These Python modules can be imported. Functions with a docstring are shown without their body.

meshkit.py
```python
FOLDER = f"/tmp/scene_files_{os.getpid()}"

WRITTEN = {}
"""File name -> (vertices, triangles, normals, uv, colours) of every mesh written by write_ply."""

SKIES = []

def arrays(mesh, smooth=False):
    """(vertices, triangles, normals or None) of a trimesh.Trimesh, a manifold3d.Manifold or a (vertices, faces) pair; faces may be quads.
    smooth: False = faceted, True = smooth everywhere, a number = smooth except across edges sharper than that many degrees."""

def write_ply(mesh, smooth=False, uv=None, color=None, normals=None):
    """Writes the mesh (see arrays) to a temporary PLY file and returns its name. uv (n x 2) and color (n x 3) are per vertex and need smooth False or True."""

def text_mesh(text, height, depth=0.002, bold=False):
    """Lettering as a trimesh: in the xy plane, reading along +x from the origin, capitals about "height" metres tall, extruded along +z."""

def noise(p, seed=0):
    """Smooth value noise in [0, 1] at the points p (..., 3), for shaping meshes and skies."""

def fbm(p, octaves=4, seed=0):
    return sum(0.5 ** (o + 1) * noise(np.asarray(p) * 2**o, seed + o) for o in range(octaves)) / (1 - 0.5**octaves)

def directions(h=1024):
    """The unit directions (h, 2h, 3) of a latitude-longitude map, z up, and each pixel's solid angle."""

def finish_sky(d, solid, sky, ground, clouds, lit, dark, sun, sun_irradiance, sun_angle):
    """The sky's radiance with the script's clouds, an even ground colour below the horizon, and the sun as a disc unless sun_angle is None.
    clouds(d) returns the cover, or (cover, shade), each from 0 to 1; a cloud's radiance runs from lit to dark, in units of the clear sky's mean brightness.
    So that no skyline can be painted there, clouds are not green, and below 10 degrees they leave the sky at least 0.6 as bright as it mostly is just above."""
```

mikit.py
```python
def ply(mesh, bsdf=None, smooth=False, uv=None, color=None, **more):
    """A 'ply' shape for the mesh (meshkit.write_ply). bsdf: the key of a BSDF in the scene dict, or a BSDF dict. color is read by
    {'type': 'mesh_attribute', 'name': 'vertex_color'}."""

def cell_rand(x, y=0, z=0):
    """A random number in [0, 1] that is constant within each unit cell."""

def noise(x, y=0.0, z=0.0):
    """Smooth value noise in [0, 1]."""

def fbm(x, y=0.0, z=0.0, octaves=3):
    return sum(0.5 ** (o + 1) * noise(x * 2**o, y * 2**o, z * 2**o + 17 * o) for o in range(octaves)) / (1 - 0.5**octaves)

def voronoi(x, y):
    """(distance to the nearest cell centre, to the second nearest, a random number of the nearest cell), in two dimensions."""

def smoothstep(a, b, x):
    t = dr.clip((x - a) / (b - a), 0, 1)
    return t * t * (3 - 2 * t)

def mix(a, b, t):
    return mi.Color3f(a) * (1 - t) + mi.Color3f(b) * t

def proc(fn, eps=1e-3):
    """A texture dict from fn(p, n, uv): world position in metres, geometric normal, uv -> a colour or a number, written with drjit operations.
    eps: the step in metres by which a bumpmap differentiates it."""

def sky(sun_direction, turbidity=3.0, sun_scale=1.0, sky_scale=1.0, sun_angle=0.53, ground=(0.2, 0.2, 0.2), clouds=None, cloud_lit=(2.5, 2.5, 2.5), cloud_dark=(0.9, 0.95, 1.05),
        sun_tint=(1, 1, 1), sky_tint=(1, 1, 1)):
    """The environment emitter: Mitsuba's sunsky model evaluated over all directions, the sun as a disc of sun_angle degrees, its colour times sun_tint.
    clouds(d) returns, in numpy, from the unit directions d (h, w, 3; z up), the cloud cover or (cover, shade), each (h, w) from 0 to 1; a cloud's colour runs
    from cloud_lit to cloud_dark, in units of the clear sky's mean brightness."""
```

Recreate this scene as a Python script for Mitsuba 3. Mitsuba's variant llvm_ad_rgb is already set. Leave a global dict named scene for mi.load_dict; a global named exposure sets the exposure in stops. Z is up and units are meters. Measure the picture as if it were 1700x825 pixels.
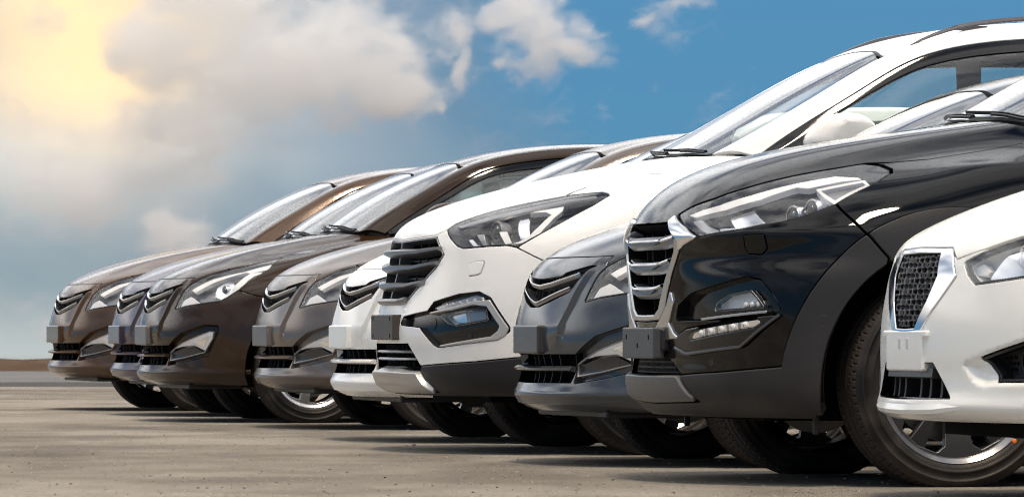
import math
import numpy as np
import drjit as dr
import mitsuba as mi
import trimesh, shapely, meshkit, mikit
import shapely.affinity
from scipy.interpolate import RectBivariateSpline, CubicSpline
from scipy.spatial import Delaunay

T = mi.ScalarTransform4f
scene, labels = {}, {}
# ---------------------------------------------------------------- camera, sky, exposure
PITCH = math.radians(0.775)
EYE = np.array([0.0, 0.0, 0.52])
scene['camera'] = {'type': 'thinlens', 'fov': 2 * math.degrees(math.atan(850 / 9500)), 'fov_axis': 'x', 'aperture_radius': .0045, 'focus_distance': 21.3, 'near_clip': .5, 'far_clip': 30000.0,
                   'to_world': T().look_at(origin=EYE.tolist(), target=(EYE + [0, math.cos(PITCH), math.sin(PITCH)]).tolist(), up=[0, 0, 1])}
exposure = 1.05
SUN = (0.05, -0.38, 0.9)

def clouds(d):
    """Broken bright cloud: a warm thin veil low in the north-west, blue sky to the right of it, more cloud higher up and all round."""
    az = np.degrees(np.arctan2(d[..., 0], d[..., 1]))
    el = np.degrees(np.arcsin(d[..., 2]))
    n = meshkit.fbm(d * [3.2, 3.2, 7.5] + 11.3, 5, 3)
    north = np.clip((105 - np.abs(az - 10)) / 35, 0, 1)            # unseen cloud added over the northern half for the windscreens to mirror
    high = np.clip((n - .27) / .20, 0, 1) * np.clip((el - 4.4) / 4.0, 0, 1) * (.60 + .34 * np.clip((n - .36) / .2, 0, 1)) * (1 - .22 * np.clip((el - 45) / 30, 0, 1))
    high = high * (.22 + .78 * np.maximum(north, np.clip((el - 24) / 14, 0, 1)))
    m = meshkit.fbm(d * [26, 26, 40] + 4.7, 4, 9)
    side = np.clip((-az + .4 + (m - .5) * 3.0) / 4.2, 0, 1) * np.exp(-np.clip(-az - 16, 0, None) / 10) * np.clip((el - .2) / 1.8, 0, 1)
    veil = side * (.25 + .75 * np.clip((m - .33) / .3, 0, 1)) * np.exp(-np.clip(el - 9, 0, None) / 6)
    glow = np.clip(np.exp(-(((az + 4.2) / 1.4) ** 2 + ((el - 3.5) / 1.65) ** 2)) * (.86 + .7 * (meshkit.fbm(d * 60 + 2.2, 3, 4) - .35)), 0, 1)
    cover = 1 - (1 - high) * (1 - .26 * veil) * (1 - .97 * glow * np.clip((el - .2) / 1.6, 0, 1))
    mist = .30 * np.exp(-(el / .7) ** 2)
    cover = 1 - (1 - cover) * (1 - mist)
    bright = np.clip((n - .34) / .26, 0, 1) * np.clip((el - 7) / 6, 0, 1) * north
    grey = np.clip((el - 5) / 3, 0, 1)
    shade = 1 - np.maximum(grey * (.86 + .12 * bright), np.clip(mist * 2, 0, .7))
    shade = shade * (1 - .55 * veil * (1 - glow))
    return cover, shade

scene['sky'] = mikit.sky(SUN, turbidity=2.5, sun_angle=11.0, sun_scale=.85, sky_tint=(.30, .63, .80), sun_tint=(1.0, .985, .955), clouds=clouds, cloud_lit=(13.2, 13.4, 13.6), cloud_dark=(11.0, 8.0, 4.4))
# the lot rises very slightly away from the camera: the level horizon lies a third of a degree below the lot's own
scene['sky']['to_world'] = T().rotate([1, 0, 0], -.37) @ T(scene['sky']['to_world'])

# ---------------------------------------------------------------- surface toolkit
# car frame: x forward, y to the car's left, z up; nodes are given as (u, y, z) with u = -x measured backwards from the nose
def pline(p):
    return np.array(p, float)

class Surf:
    """Smooth body surface through a grid of nodes [across][along]; the first parameter starts on the centre line and is mirrored there."""
    def __init__(s, nodes, tail=False):
        P = np.array(nodes, float)
        P[..., 0] *= -1
        U = np.r_[0, np.cumsum(np.linalg.norm(np.diff(P, axis=0), axis=2).mean(1))]
        V = np.r_[0, np.cumsum(np.linalg.norm(np.diff(P, axis=1), axis=2).mean(0))]
        s.U, s.V = U, V
        m = np.array([1, -1, 1])
        k = 3
        Pe, Ue = np.concatenate([P[k:0:-1] * m, P]), np.r_[-U[k:0:-1], U]
        if tail:
            Pe, Ue = np.concatenate([Pe, P[-2:-2 - k:-1] * m]), np.r_[Ue, 2 * U[-1] - U[-2:-2 - k:-1]]
        s.sp = [RectBivariateSpline(Ue, V, Pe[..., i], kx=3, ky=3) for i in range(3)]
        s.disp = []
    def raw(s, u, v):
        u, v = np.asarray(u, float), np.asarray(v, float)
        a = np.abs(u)
        p = np.stack([f.ev(a, v) for f in s.sp], -1)
        p[..., 1] *= np.where(u < 0, -1, 1)
        return p
    def rawn(s, u, v, e=2e-3):
        n = np.cross(s.raw(u + e, v) - s.raw(u - e, v), s.raw(u, v + e) - s.raw(u, v - e))
        return n / (np.linalg.norm(n, axis=-1, keepdims=True) + 1e-15)
    def base(s, u, v):
        p = s.raw(u, v)
        if s.disp:
            d = sum(f(np.abs(u), v) for f in s.disp)
            p = p + s.rawn(u, v) * d[..., None]
        return p
    def at(s, u, v, off=0.0):
        u, v = np.asarray(u, float), np.asarray(v, float)
        o = off(np.abs(u), v) if callable(off) else off
        return s.base(u, v) + s.rawn(u, v) * np.broadcast_to(o, u.shape)[..., None]
    def frame(s, u, v, off=0.0, e=1.5e-3):
        a = s.at(u + e, v, off) - s.at(u - e, v, off)
        b = s.at(u, v + e, off) - s.at(u, v - e, off)
        n = np.cross(a, b)
        return a / (2 * e), b / (2 * e), n / (np.linalg.norm(n, axis=-1, keepdims=True) + 1e-15)

def unit(a):
    return a / (np.linalg.norm(a, axis=-1, keepdims=True) + 1e-15)

def ring_pts(r, h):
    c = np.array(r.coords)
    out = []
    for a, b in zip(c[:-1], c[1:]):
        n = max(1, int(np.ceil(np.hypot(*(b - a)) / h)))
        out.append(a + (b - a) * (np.arange(n) / n)[:, None])
    return np.vstack(out)

def geoms(p):
    if p.is_empty:
        return []
    return [g for g in getattr(p, 'geoms', [p]) if g.geom_type == 'Polygon' and g.area > 2e-5]

def fill2d(g, h, hb):
    """Fine triangulation of one polygon: points, triangles, boundary rings as index lists (outer anticlockwise)."""
    g = shapely.geometry.polygon.orient(g)
    rings, pts = [], []
    n = 0
    for r in [g.exterior, *g.interiors]:
        p = ring_pts(r, hb)
        rings.append(np.arange(n, n + len(p)))
        n += len(p)
        pts.append(p)
    x0, y0, x1, y1 = g.bounds
    gx, gy = np.meshgrid(np.arange(x0 + h * .4, x1, h), np.arange(y0 + h * .4, y1, h * .87), indexing='ij')
    gx = gx + (np.arange(gx.shape[1]) % 2) * h * .5
    q = np.stack([gx.ravel(), gy.ravel()], 1)
    inner = g.buffer(-.45 * min(h, hb * 1.6))
    if len(q) and not inner.is_empty:
        q = q[shapely.contains_xy(inner, q[:, 0], q[:, 1])]
        pts.append(q)
    p = np.vstack(pts)
    t = Delaunay(p).simplices
    c = p[t].mean(1)
    t = t[shapely.contains_xy(g, c[:, 0], c[:, 1])]
    a = p[t]
    b, d = a[:, 1] - a[:, 0], a[:, 2] - a[:, 0]
    ar = b[:, 0] * d[:, 1] - b[:, 1] * d[:, 0]
    t = t[np.abs(ar) > 1e-9]
    ar = ar[np.abs(ar) > 1e-9]
    t[ar < 0] = t[ar < 0][:, ::-1]
    return p, t, rings

def join(ms):
    ms = [m for m in ms if m is not None and len(m[0])]
    if not ms:
        return None
    at = np.cumsum([0] + [len(m[0]) for m in ms])
    return (np.vstack([m[0] for m in ms]), np.vstack([m[1] + a for m, a in zip(ms, at)]), np.vstack([m[2] for m in ms]))

def panel(S, poly, off=0.0, thick=.02, bev=.0025, h=.018, hb=.010, rim=True):
    """A sheet on the surface in the outline poly (in the surface's parameters), with a rounded edge turned inwards by thick."""
    out = []
    for g in geoms(poly):
        top = g.buffer(-bev, join_style='mitre') if rim else g
        for gg in geoms(top):
            p, t, rings = fill2d(gg, h, hb)
            du, dv, n = S.frame(p[:, 0], p[:, 1], off)
            P = S.at(p[:, 0], p[:, 1], off)
            out.append((P, t, n))
            if not rim:
                continue
            for r in rings:
                q = p[r]
                e = unit(np.roll(q, -1, 0) - np.roll(q, 1, 0))
                o = np.stack([e[:, 1], -e[:, 0]], 1)
                side = unit(du[r] * o[:, :1] + dv[r] * o[:, 1:])
                side = unit(side - n[r] * (side * n[r]).sum(1, keepdims=True))
                b = bev
                A, B = P[r], P[r] + side * b * .7 - n[r] * b * .3
                C, D = P[r] + side * b - n[r] * b, P[r] + side * b - n[r] * (b + thick)
                N1 = unit(n[r] + side)
                k = len(r)
                V = np.vstack([A, B, C, D])
                N = np.vstack([n[r], N1, side, side])
                i = np.arange(k)
                j = (i + 1) % k
                F = []
                for a in range(3):
                    F += [np.stack([a * k + i, (a + 1) * k + i, (a + 1) * k + j], 1), np.stack([a * k + i, (a + 1) * k + j, a * k + j], 1)]
                out.append((V, np.vstack(F), N))
    return join(out)

def wall(S, poly, o0=0.0, o1=-.06, shrink=0.0, hb=.010):
    """The side walls of a recess with the outline poly, from depth o0 down to o1, facing into the recess."""
    out = []
    for g in geoms(poly):
        g = shapely.geometry.polygon.orient(g)
        for r in [g.exterior, *g.interiors]:
            q = ring_pts(r, hb)
            c = np.array(g.centroid.coords[0])
            q2 = q + (c - q) * shrink
            A, B = S.at(q[:, 0], q[:, 1], o0), S.at(q2[:, 0], q2[:, 1], o1)
            _, _, n = S.frame(q[:, 0], q[:, 1])
            e = unit(np.roll(A, -1, 0) - np.roll(A, 1, 0))
            nn = unit(np.cross(n, e))
            k = len(q)
            i = np.arange(k)
            j = (i + 1) % k
            out.append((np.vstack([A, B]), np.vstack([np.stack([i, j, k + j], 1), np.stack([i, k + j, k + i], 1)]), np.vstack([nn, nn])))
    return join(out)

def sweep(S, path, prof, off=0.0, up=(0, 0, 1), closed=False, round_ends=False, taper=None):
    """A bar along the path (parameters of the surface): prof is a closed outline of (outwards, upwards) metres."""
    q = np.array(path, float)
    d = np.r_[0, np.cumsum(np.hypot(*np.diff(q, axis=0).T))]
    n = max(3, int(d[-1] / .012))
    tt = np.linspace(0, d[-1], n)
    q = np.stack([np.interp(tt, d, q[:, 0]), np.interp(tt, d, q[:, 1])], 1)
    P = S.at(q[:, 0], q[:, 1], off)
    _, _, nn = S.frame(q[:, 0], q[:, 1])
    return bar(P, nn, prof, taper)

def bar(P, nn, prof, taper=None):
    T = unit(np.gradient(P, axis=0))
    nn = unit(nn - T * (nn * T).sum(1, keepdims=True))
    b = np.cross(nn, T)
    b = b * np.where(b[:, 2:].mean() < 0, -1, 1)
    prof = np.array(prof, float)
    k, m = len(P), len(prof)
    s = np.ones(k) if taper is None else np.interp(np.linspace(0, 1, k), *zip(*taper))
    V = P[:, None] + s[:, None, None] * (prof[None, :, :1] * nn[:, None] + prof[None, :, 1:] * b[:, None])
    V = V.reshape(-1, 3)
    F = []
    for i in range(k - 1):
        for j in range(m):
            a, c = i * m + j, i * m + (j + 1) % m
            F += [[a, c, c + m], [a, c + m, a + m]]
    for e in (0, (k - 1) * m):
        for j in range(1, m - 1):
            F.append([e, e + j, e + j + 1])
    return fix(trimesh.Trimesh(V, np.array(F), process=False))

def fix(tm, angle=35):
    """Trimesh with outward faces and crease-split vertex normals as (V, F, N)."""
    tm = trimesh.Trimesh(tm.vertices, tm.faces, process=True)
    trimesh.repair.fix_normals(tm)
    v, f, n = meshkit.arrays(tm, angle)
    return v, f, n

def mirror(m):
    k = np.array([1, -1, 1])
    return m[0] * k, m[1][:, ::-1], m[2] * k

def move(m, M):
    M = np.asarray(M, float)
    return m[0] @ M[:3, :3].T + M[:3, 3], m[1] if np.linalg.det(M[:3, :3]) > 0 else m[1][:, ::-1], unit(m[2] @ np.linalg.inv(M[:3, :3]))

def rbox(size, r=.01, at=(0, 0, 0)):
    """A box with rounded edges."""
    sx, sy, sz = (np.array(size) / 2 - r)
    ball = trimesh.creation.icosphere(2, r)
    pts = np.vstack([ball.vertices + [a * sx, b * sy, c * sz] for a in (-1, 1) for b in (-1, 1) for c in (-1, 1)])
    hull = trimesh.convex.convex_hull(pts)
    v, f, n = fix(hull, 40)
    return v + np.array(at), f, n

def hullm(pts, angle=40):
    return fix(trimesh.convex.convex_hull(np.array(pts, float)), angle)

def tube(P, r, k=10):
    a = np.arange(k) * 2 * np.pi / k
    P = np.array(P, float)
    T = unit(np.gradient(P, axis=0))
    ref = np.where(np.abs(T[:, 2:]) > .9, [[1., 0, 0]], [[0, 0, 1.]])
    return bar(P, unit(np.cross(T, ref)), np.stack([np.cos(a) * r, np.sin(a) * r], 1))

def lathe(prof, n=72, axis='y'):
    """Prof (radius, axial): revolved about the y axis."""
    prof = np.array(prof, float)
    a = np.arange(n) * 2 * np.pi / n
    V = np.stack([np.cos(a)[:, None] * prof[:, 0], np.broadcast_to(prof[:, 1], (n, len(prof))), np.sin(a)[:, None] * prof[:, 0]], -1)
    m = len(prof)
    i, j = np.meshgrid(np.arange(n), np.arange(m - 1), indexing='ij')
    i2 = (i + 1) % n
    q = [i * m + j, i * m + j + 1, i2 * m + j + 1, i2 * m + j]
    F = np.vstack([np.stack([q[0], q[1], q[2]], -1).reshape(-1, 3), np.stack([q[0], q[2], q[3]], -1).reshape(-1, 3)])
    return V.reshape(-1, 3), F

def Poly(p, b=0.0):
    g = shapely.Polygon(p)
    if not g.is_valid:
        g = g.buffer(0)
    return g.buffer(b, join_style='mitre') if b else g

def rounded(g, r):
    return g.buffer(-r).buffer(2 * r).buffer(-r)

def spl(pts, n=8, closed=False):
    """A smooth curve through the points."""
    p = np.array(pts, float)
    if closed:
        p = np.vstack([p, p[:1]])
    d = np.r_[0, np.cumsum(np.linalg.norm(np.diff(p, axis=0), axis=1))]
    cs = CubicSpline(d, p, bc_type='periodic' if closed else 'natural')
    t = np.concatenate([np.linspace(a, b, n, endpoint=False) for a, b in zip(d[:-1], d[1:])])
    q = cs(t)
    return q if closed else np.vstack([q, p[-1:]])

# ---------------------------------------------------------------- materials
def rgb(*c):
    return {'type': 'rgb', 'value': list(c) if len(c) > 1 else [c[0]] * 3}

def pr(col, rough, metal=0.0, spec=.5, coat=0.0, **k):
    b = {'type': 'principled', 'base_color': col if isinstance(col, dict) else rgb(*col), 'roughness': rough, 'specular': spec, **k}
    if metal:
        b['metallic'] = metal
    if coat:
        b['clearcoat'], b['clearcoat_gloss'] = coat, .97
    return {'type': 'twosided', 'bsdf': b}

def dusty(col, dust, amount, scale):
    """Paint with a little dust that settles lower down and in soft patches."""
    def f(p, n, uv):
        k = mikit.fbm(p.x * scale, p.y * scale, p.z * scale, 3)
        low = mikit.smoothstep(.75, .15, p.z)
        return mikit.mix(col, dust, dr.clip(amount * (.35 + 1.2 * low) * mikit.smoothstep(.25, .8, k), 0, 1))
    return mikit.proc(f)

MATS = {
    'black_plastic': pr((.020, .020, .022), .42, spec=.3),
    'cladding': pr(dusty((.018, .018, .020), (.10, .09, .08), .14, 5.0), .45, spec=.32),
    'gloss_black': pr((.008, .008, .009), .08),
    'void': pr((.004, .004, .004), .8, spec=.1),
    'chrome': pr((.88, .88, .89), .07, 1.0),
    'satin': pr((.55, .55, .555), .28, 1.0),
    'slat_grey': pr((.21, .21, .215), .26, .7),
    'dark_metal': pr((.16, .16, .165), .28, 1.0),
    'silver_paint': pr((.50, .49, .475), .32, .6),
    'reflector': pr((.92, .92, .92), .12, 1.0),
    'lamp_dark': pr((.035, .035, .037), .16),
    'lens_glare': pr((.62, .63, .64), .06, .25),
    'lamp_grey': pr((.30, .30, .31), .2, .5),
    'lamp_white': pr((.70, .70, .70), .2),
    'amber': pr((.85, .25, .03), .3),
    'orange_dot': pr((.9, .22, .03), .5),
    'rubber': pr(dusty((.010, .010, .011), (.10, .085, .07), .30, 9.0), .5, spec=.25),
    'tread': pr((.036, .029, .025), .75, spec=.2),
    'rim_silver': pr((.62, .62, .63), .22, .9),
    'rim_dark': pr((.10, .10, .105), .25, .8),
    'rim_grey': pr((.26, .26, .27), .24, .9),
    'disc_steel': pr((.35, .34, .33), .35, 1.0),
    'trim_dark': pr((.05, .05, .052), .6, spec=.3),
    'trim_light': pr((.15, .147, .14), .7, spec=.2),
    'seat_cloth': pr((.09, .088, .086), .85, spec=.15),
    'glass': {'type': 'thindielectric', 'int_ior': 1.52, 'specular_transmittance': rgb(.80, .86, .84)},
    'lens': {'type': 'thindielectric', 'int_ior': 1.4},
    'plate_grey': pr((.055, .055, .058), .4, spec=.35),
    'plate_brown': pr((.060, .050, .046), .42, spec=.35),
}
for k, v in MATS.items():
    scene[k] = v

def shape(mesh, mat, M=None):
    v, f, n = mesh
    path = meshkit.write_ply((v, f), normals=n)
    d = {'type': 'ply', 'filename': path, 'face_normals': False, 'bsdf': {'type': 'ref', 'id': mat}}
    if M is not None:
        d['to_world'] = T(M)
    return d

# ---------------------------------------------------------------- car builder
def left_of(S, line):
    line = sorted([tuple(p) for p in line], key=lambda p: p[1])
    a, b = line[0], line[-1]
    return Poly([(-.02, -.2), (a[0], -.2)] + line + [(b[0], S.V[-1] + .2), (-.02, S.V[-1] + .2)])

def flip(g):
    return shapely.affinity.scale(g, -1, 1, origin=(0, 0))

def sym(g):
    return shapely.union_all([g.buffer(1e-4), flip(g).buffer(1e-4)])

def half(pts, b=0.0):
    """Outline of the near half, closed on the centre line."""
    return Poly([(0, pts[0][1])] + [tuple(p) for p in pts if p[0] > 0] + [(0, pts[-1][1])], b)

class Dish:
    """A wheel's face: parameters (up, forward), outward along +y, hollowed by f(radius)."""
    def __init__(s, f):
        s.f = f
    def at(s, u, v, off=0.0):
        u, v = np.asarray(u, float), np.asarray(v, float)
        r = np.hypot(u, v)
        return np.stack([v, s.f(r) + np.broadcast_to(off, r.shape), u], -1)
    def frame(s, u, v, off=0.0, e=1e-3):
        a, b = s.at(u + e, v) - s.at(u - e, v), s.at(u, v + e) - s.at(u, v - e)
        n = np.cross(a, b)
        return a / (2 * e), b / (2 * e), unit(n)

class Parts:
    def __init__(s):
        s.rows = []
        s.count = {}
    def name(s, key):
        """Numbers a repeated part."""
        head, _, last = key.rpartition('__')
        n = s.count.get(key, 0)
        s.count[key] = n + 1
        return key if n == 0 else f'{key}_{n:03d}'
    def add(s, key, mat, mesh, both=False, keep=False):
        if mesh is None or len(mesh[0]) == 0:
            return
        s.rows.append((s.name(key), mat, mesh))
        if both:
            s.rows.append((s.name(key), mat, mirror(mesh)))

def make_tyre(r, rim, w, n):
    h = w / 2
    side = [(rim - .004, .36 * w), (rim + .006, .435 * w), (rim + .018, .47 * w), (rim + .28 * (r - rim), .488 * w), (rim + .30 * (r - rim), .5 * w), (rim + .36 * (r - rim), .5 * w), (rim + .38 * (r - rim), .494 * w), (rim + .62 * (r - rim), .494 * w), (rim + .64 * (r - rim), .503 * w), (rim + .68 * (r - rim), .50 * w), (r - .022, .468 * w), (r - .010, .437 * w)]
    sm = spl(side, 5)
    out = []
    for s in (1, -1):
        p = sm * [1, s]
        if s < 0:
            p = p[::-1]
        V, F = lathe(p, max(72, n // 3))
        tm = trimesh.Trimesh(V, F, process=False)
        out.append(meshkit.arrays(tm, True))
    side_mesh = join([(v, f, n_) for v, f, n_ in out])
    ys = [(.437, -.010), (.40, -.0035), (.345, 0), (.335, 0), (.331, -.008), (.315, -.008), (.311, 0), (.16, .001), (.155, -.008), (.115, -.008), (.11, .001)]
    prof = [(r + d, k * w) for k, d in ys]
    prof = prof + [(a, -b) for a, b in prof[::-1]]
    V, F = lathe(prof, n)
    m = len(prof)
    if n >= 300:
        V = V.reshape(n, m, 3)
        pitch = 5
        for j, (pr_, py) in enumerate(prof):
            k = abs(py) / w
            if k > .30 or k < .105 or .2 < k < .31:
                sh = int(j * .4)
                g = ((np.arange(n) + sh) % pitch) == 0
                rad = np.hypot(V[g, j, 0], V[g, j, 2])
                V[g, j, 0] *= (rad - .006) / rad
                V[g, j, 2] *= (rad - .006) / rad
        V = V.reshape(-1, 3)
    tread = meshkit.arrays(trimesh.Trimesh(V, F, process=False), 40)
    return side_mesh, tread

def orient(m, about=None):
    """Faces outward from the axis y for turned parts."""
    tm = trimesh.Trimesh(m[0], m[1], process=False)
    return m

def rim_face(style, R):
    f = lambda r: -.010 - .022 * np.clip(1 - r / R, 0, 1) ** 1.3 - .012 * np.exp(-((r - .45 * R) / (.25 * R)) ** 2)
    D = Dish(f)
    g = shapely.Point(0, 0).buffer(R * .965, 64)
    for k in range(5):
        a = 2 * math.pi * k / 5 + .31
        if style == 'saloon':
            pts = [(.33, -.34), (.86, -.47), (.90, -.25), (.91, 0), (.90, .25), (.86, .47), (.33, .34), (.27, 0)]
        else:
            pts = [(.30, -.26), (.80, -.40), (.905, -.30), (.92, 0), (.905, .30), (.80, .40), (.30, .26)]
        q = [(R * p * math.cos(a + b), R * p * math.sin(a + b)) for p, b in pts]
        g = g.difference(rounded(Poly(q), .008))
        if style != 'saloon':
            pass
    return D, g

def make_wheel(P, key, r, rim, w, style, n, M):
    side, tread = make_tyre(r, rim, w, n)
    key = P.name(key)
    P.rows.append((key + '__tyre', 'rubber', move(side, M)))
    P.rows.append((key + '__tread', 'tread', move(tread, M)))
    D, g = rim_face(style, rim)
    face = panel(D, g, 0, thick=.028, bev=.003, h=.02, hb=.009)
    up = np.eye(4)
    up[1, 3] = .40 * w
    P.rows.append((key + '__rim', 'rim_silver' if style == 'saloon' else 'rim_grey', move(move(face, up), M)))
    bar_ = meshkit.arrays(trimesh.Trimesh(*lathe([(rim * .93, .34 * w), (rim * .955, .385 * w), (rim + .002, .41 * w), (rim + .006, .43 * w), (rim + .003, .44 * w), (rim * .965, .40 * w)], 96), process=False), 40)
    bar2 = meshkit.arrays(trimesh.Trimesh(*lathe([(rim * .95, .38 * w), (rim * .90, .2 * w), (rim * .88, -.4 * w)], 72), process=False), 60)
    P.rows.append((key + '__rim_edge', 'rim_silver' if style == 'saloon' else 'rim_grey', move(bar_, M)))
    P.rows.append((key + '__barrel', 'rim_dark', move(bar2, M)))
    disc = meshkit.arrays(trimesh.Trimesh(*lathe([(.001, .05 * w), (rim * .45, .05 * w), (rim * .46, -.02 * w), (rim * .74, -.02 * w), (rim * .74, -.12 * w), (.001, -.12 * w)], 60), process=False), 40)
    P.rows.append((key + '__brake_disc', 'disc_steel', move(disc, M)))
    if style != 'saloon':
        ins = []
        for k in range(5):
            a = 2 * math.pi * k / 5 + .31
            q = [(rim * p * math.cos(a + b), rim * p * math.sin(a + b)) for p, b in [(.30, -.10), (.93, -.13), (.93, .13), (.30, .10)]]
            ins.append(panel(D, rounded(Poly(q), .006), -.012, thick=.03, bev=.004, h=.02, hb=.01))
        P.rows.append((key + '__insert_spokes', 'rim_dark', move(move(join(ins), up), M)))
    cap = meshkit.arrays(trimesh.Trimesh(*lathe([(.001, .02), (.022, .018), (.030, .008), (.031, -.02)], 40), process=False), 40)
    up2 = np.eye(4)
    up2[1, 3] = .40 * w - .036
    P.rows.append((key + '__hub_cap', 'rim_silver' if style == 'saloon' else 'rim_dark', move(move(cap, up2), M)))

def plane_slab(pts, z0, z1):
    tm = trimesh.creation.extrude_polygon(Poly(pts), z1 - z0, engine='earcut')
    tm.apply_translation([0, 0, z0])
    return fix(tm)

def seat(u, y, z0, zb, wide=.5):
    cushion = rbox((.50, wide, .14), .05, (-u, y, z0))
    a = math.radians(18)
    R = np.array([[math.cos(a), 0, -math.sin(a), 0], [0, 1, 0, 0], [math.sin(a), 0, math.cos(a), 0], [0, 0, 0, 1]])
    R[:3, 3] = [-(u + .32), y, z0 + .30]
    back = move(rbox((.13, wide * .96, .62), .05), R)
    return join([cushion, back])

def headrest(u, y, z):
    return join([rbox((.10, .27, .19), .04, (-u, y, z)), tube([(-u, y - .06, z), (-u + .02, y - .06, z - .22)], .006), tube([(-u, y + .06, z), (-u + .02, y + .06, z - .22)], .006)])

def lamp_unit(P, S, key, outline, depth, mat='lamp_dark', lens='lens', pieces=(), k=.25, rim_mat='black_plastic'):
    """A lamp let into the body: bowl, pieces inside it, cover glass."""
    out = []
    P.add(key + '__housing', mat, join([wall(S, outline, -.003, -depth, .10), panel(S, shapely.affinity.scale(outline, .97, .97), -depth, rim=False, h=.02, hb=.012)]), both=True)
    for name, m, poly, off, th in pieces:
        P.add(key + '__' + name, m, panel(S, poly, off, thick=th, bev=.0022, h=.010, hb=.006), both=True)
    P.add(key + '__seal', rim_mat, panel(S, outline.buffer(-.001).difference(outline.buffer(-.006)), -.004, thick=.02, bev=.001, h=.012, hb=.008), both=True)
    if lens:
        P.add(key + '__cover_glass', lens, panel(S, outline.buffer(-.005), -.002, rim=False, h=.012, hb=.008), both=True)

def ball(S, uv, off, r, flat=1.0):
    P = S.at(*np.array(uv, float), off)
    _, _, n = S.frame(*np.array(uv, float))
    s = trimesh.creation.icosphere(3, r)
    return np.array(s.vertices) + P, np.array(s.faces), np.array(s.vertex_normals)

def disc_on(S, uv, r, off=.001, thick=.004):
    return panel(S, shapely.Point(uv).buffer(r, 16), off, thick=thick, bev=.0015, h=.01, hb=.004)

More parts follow.
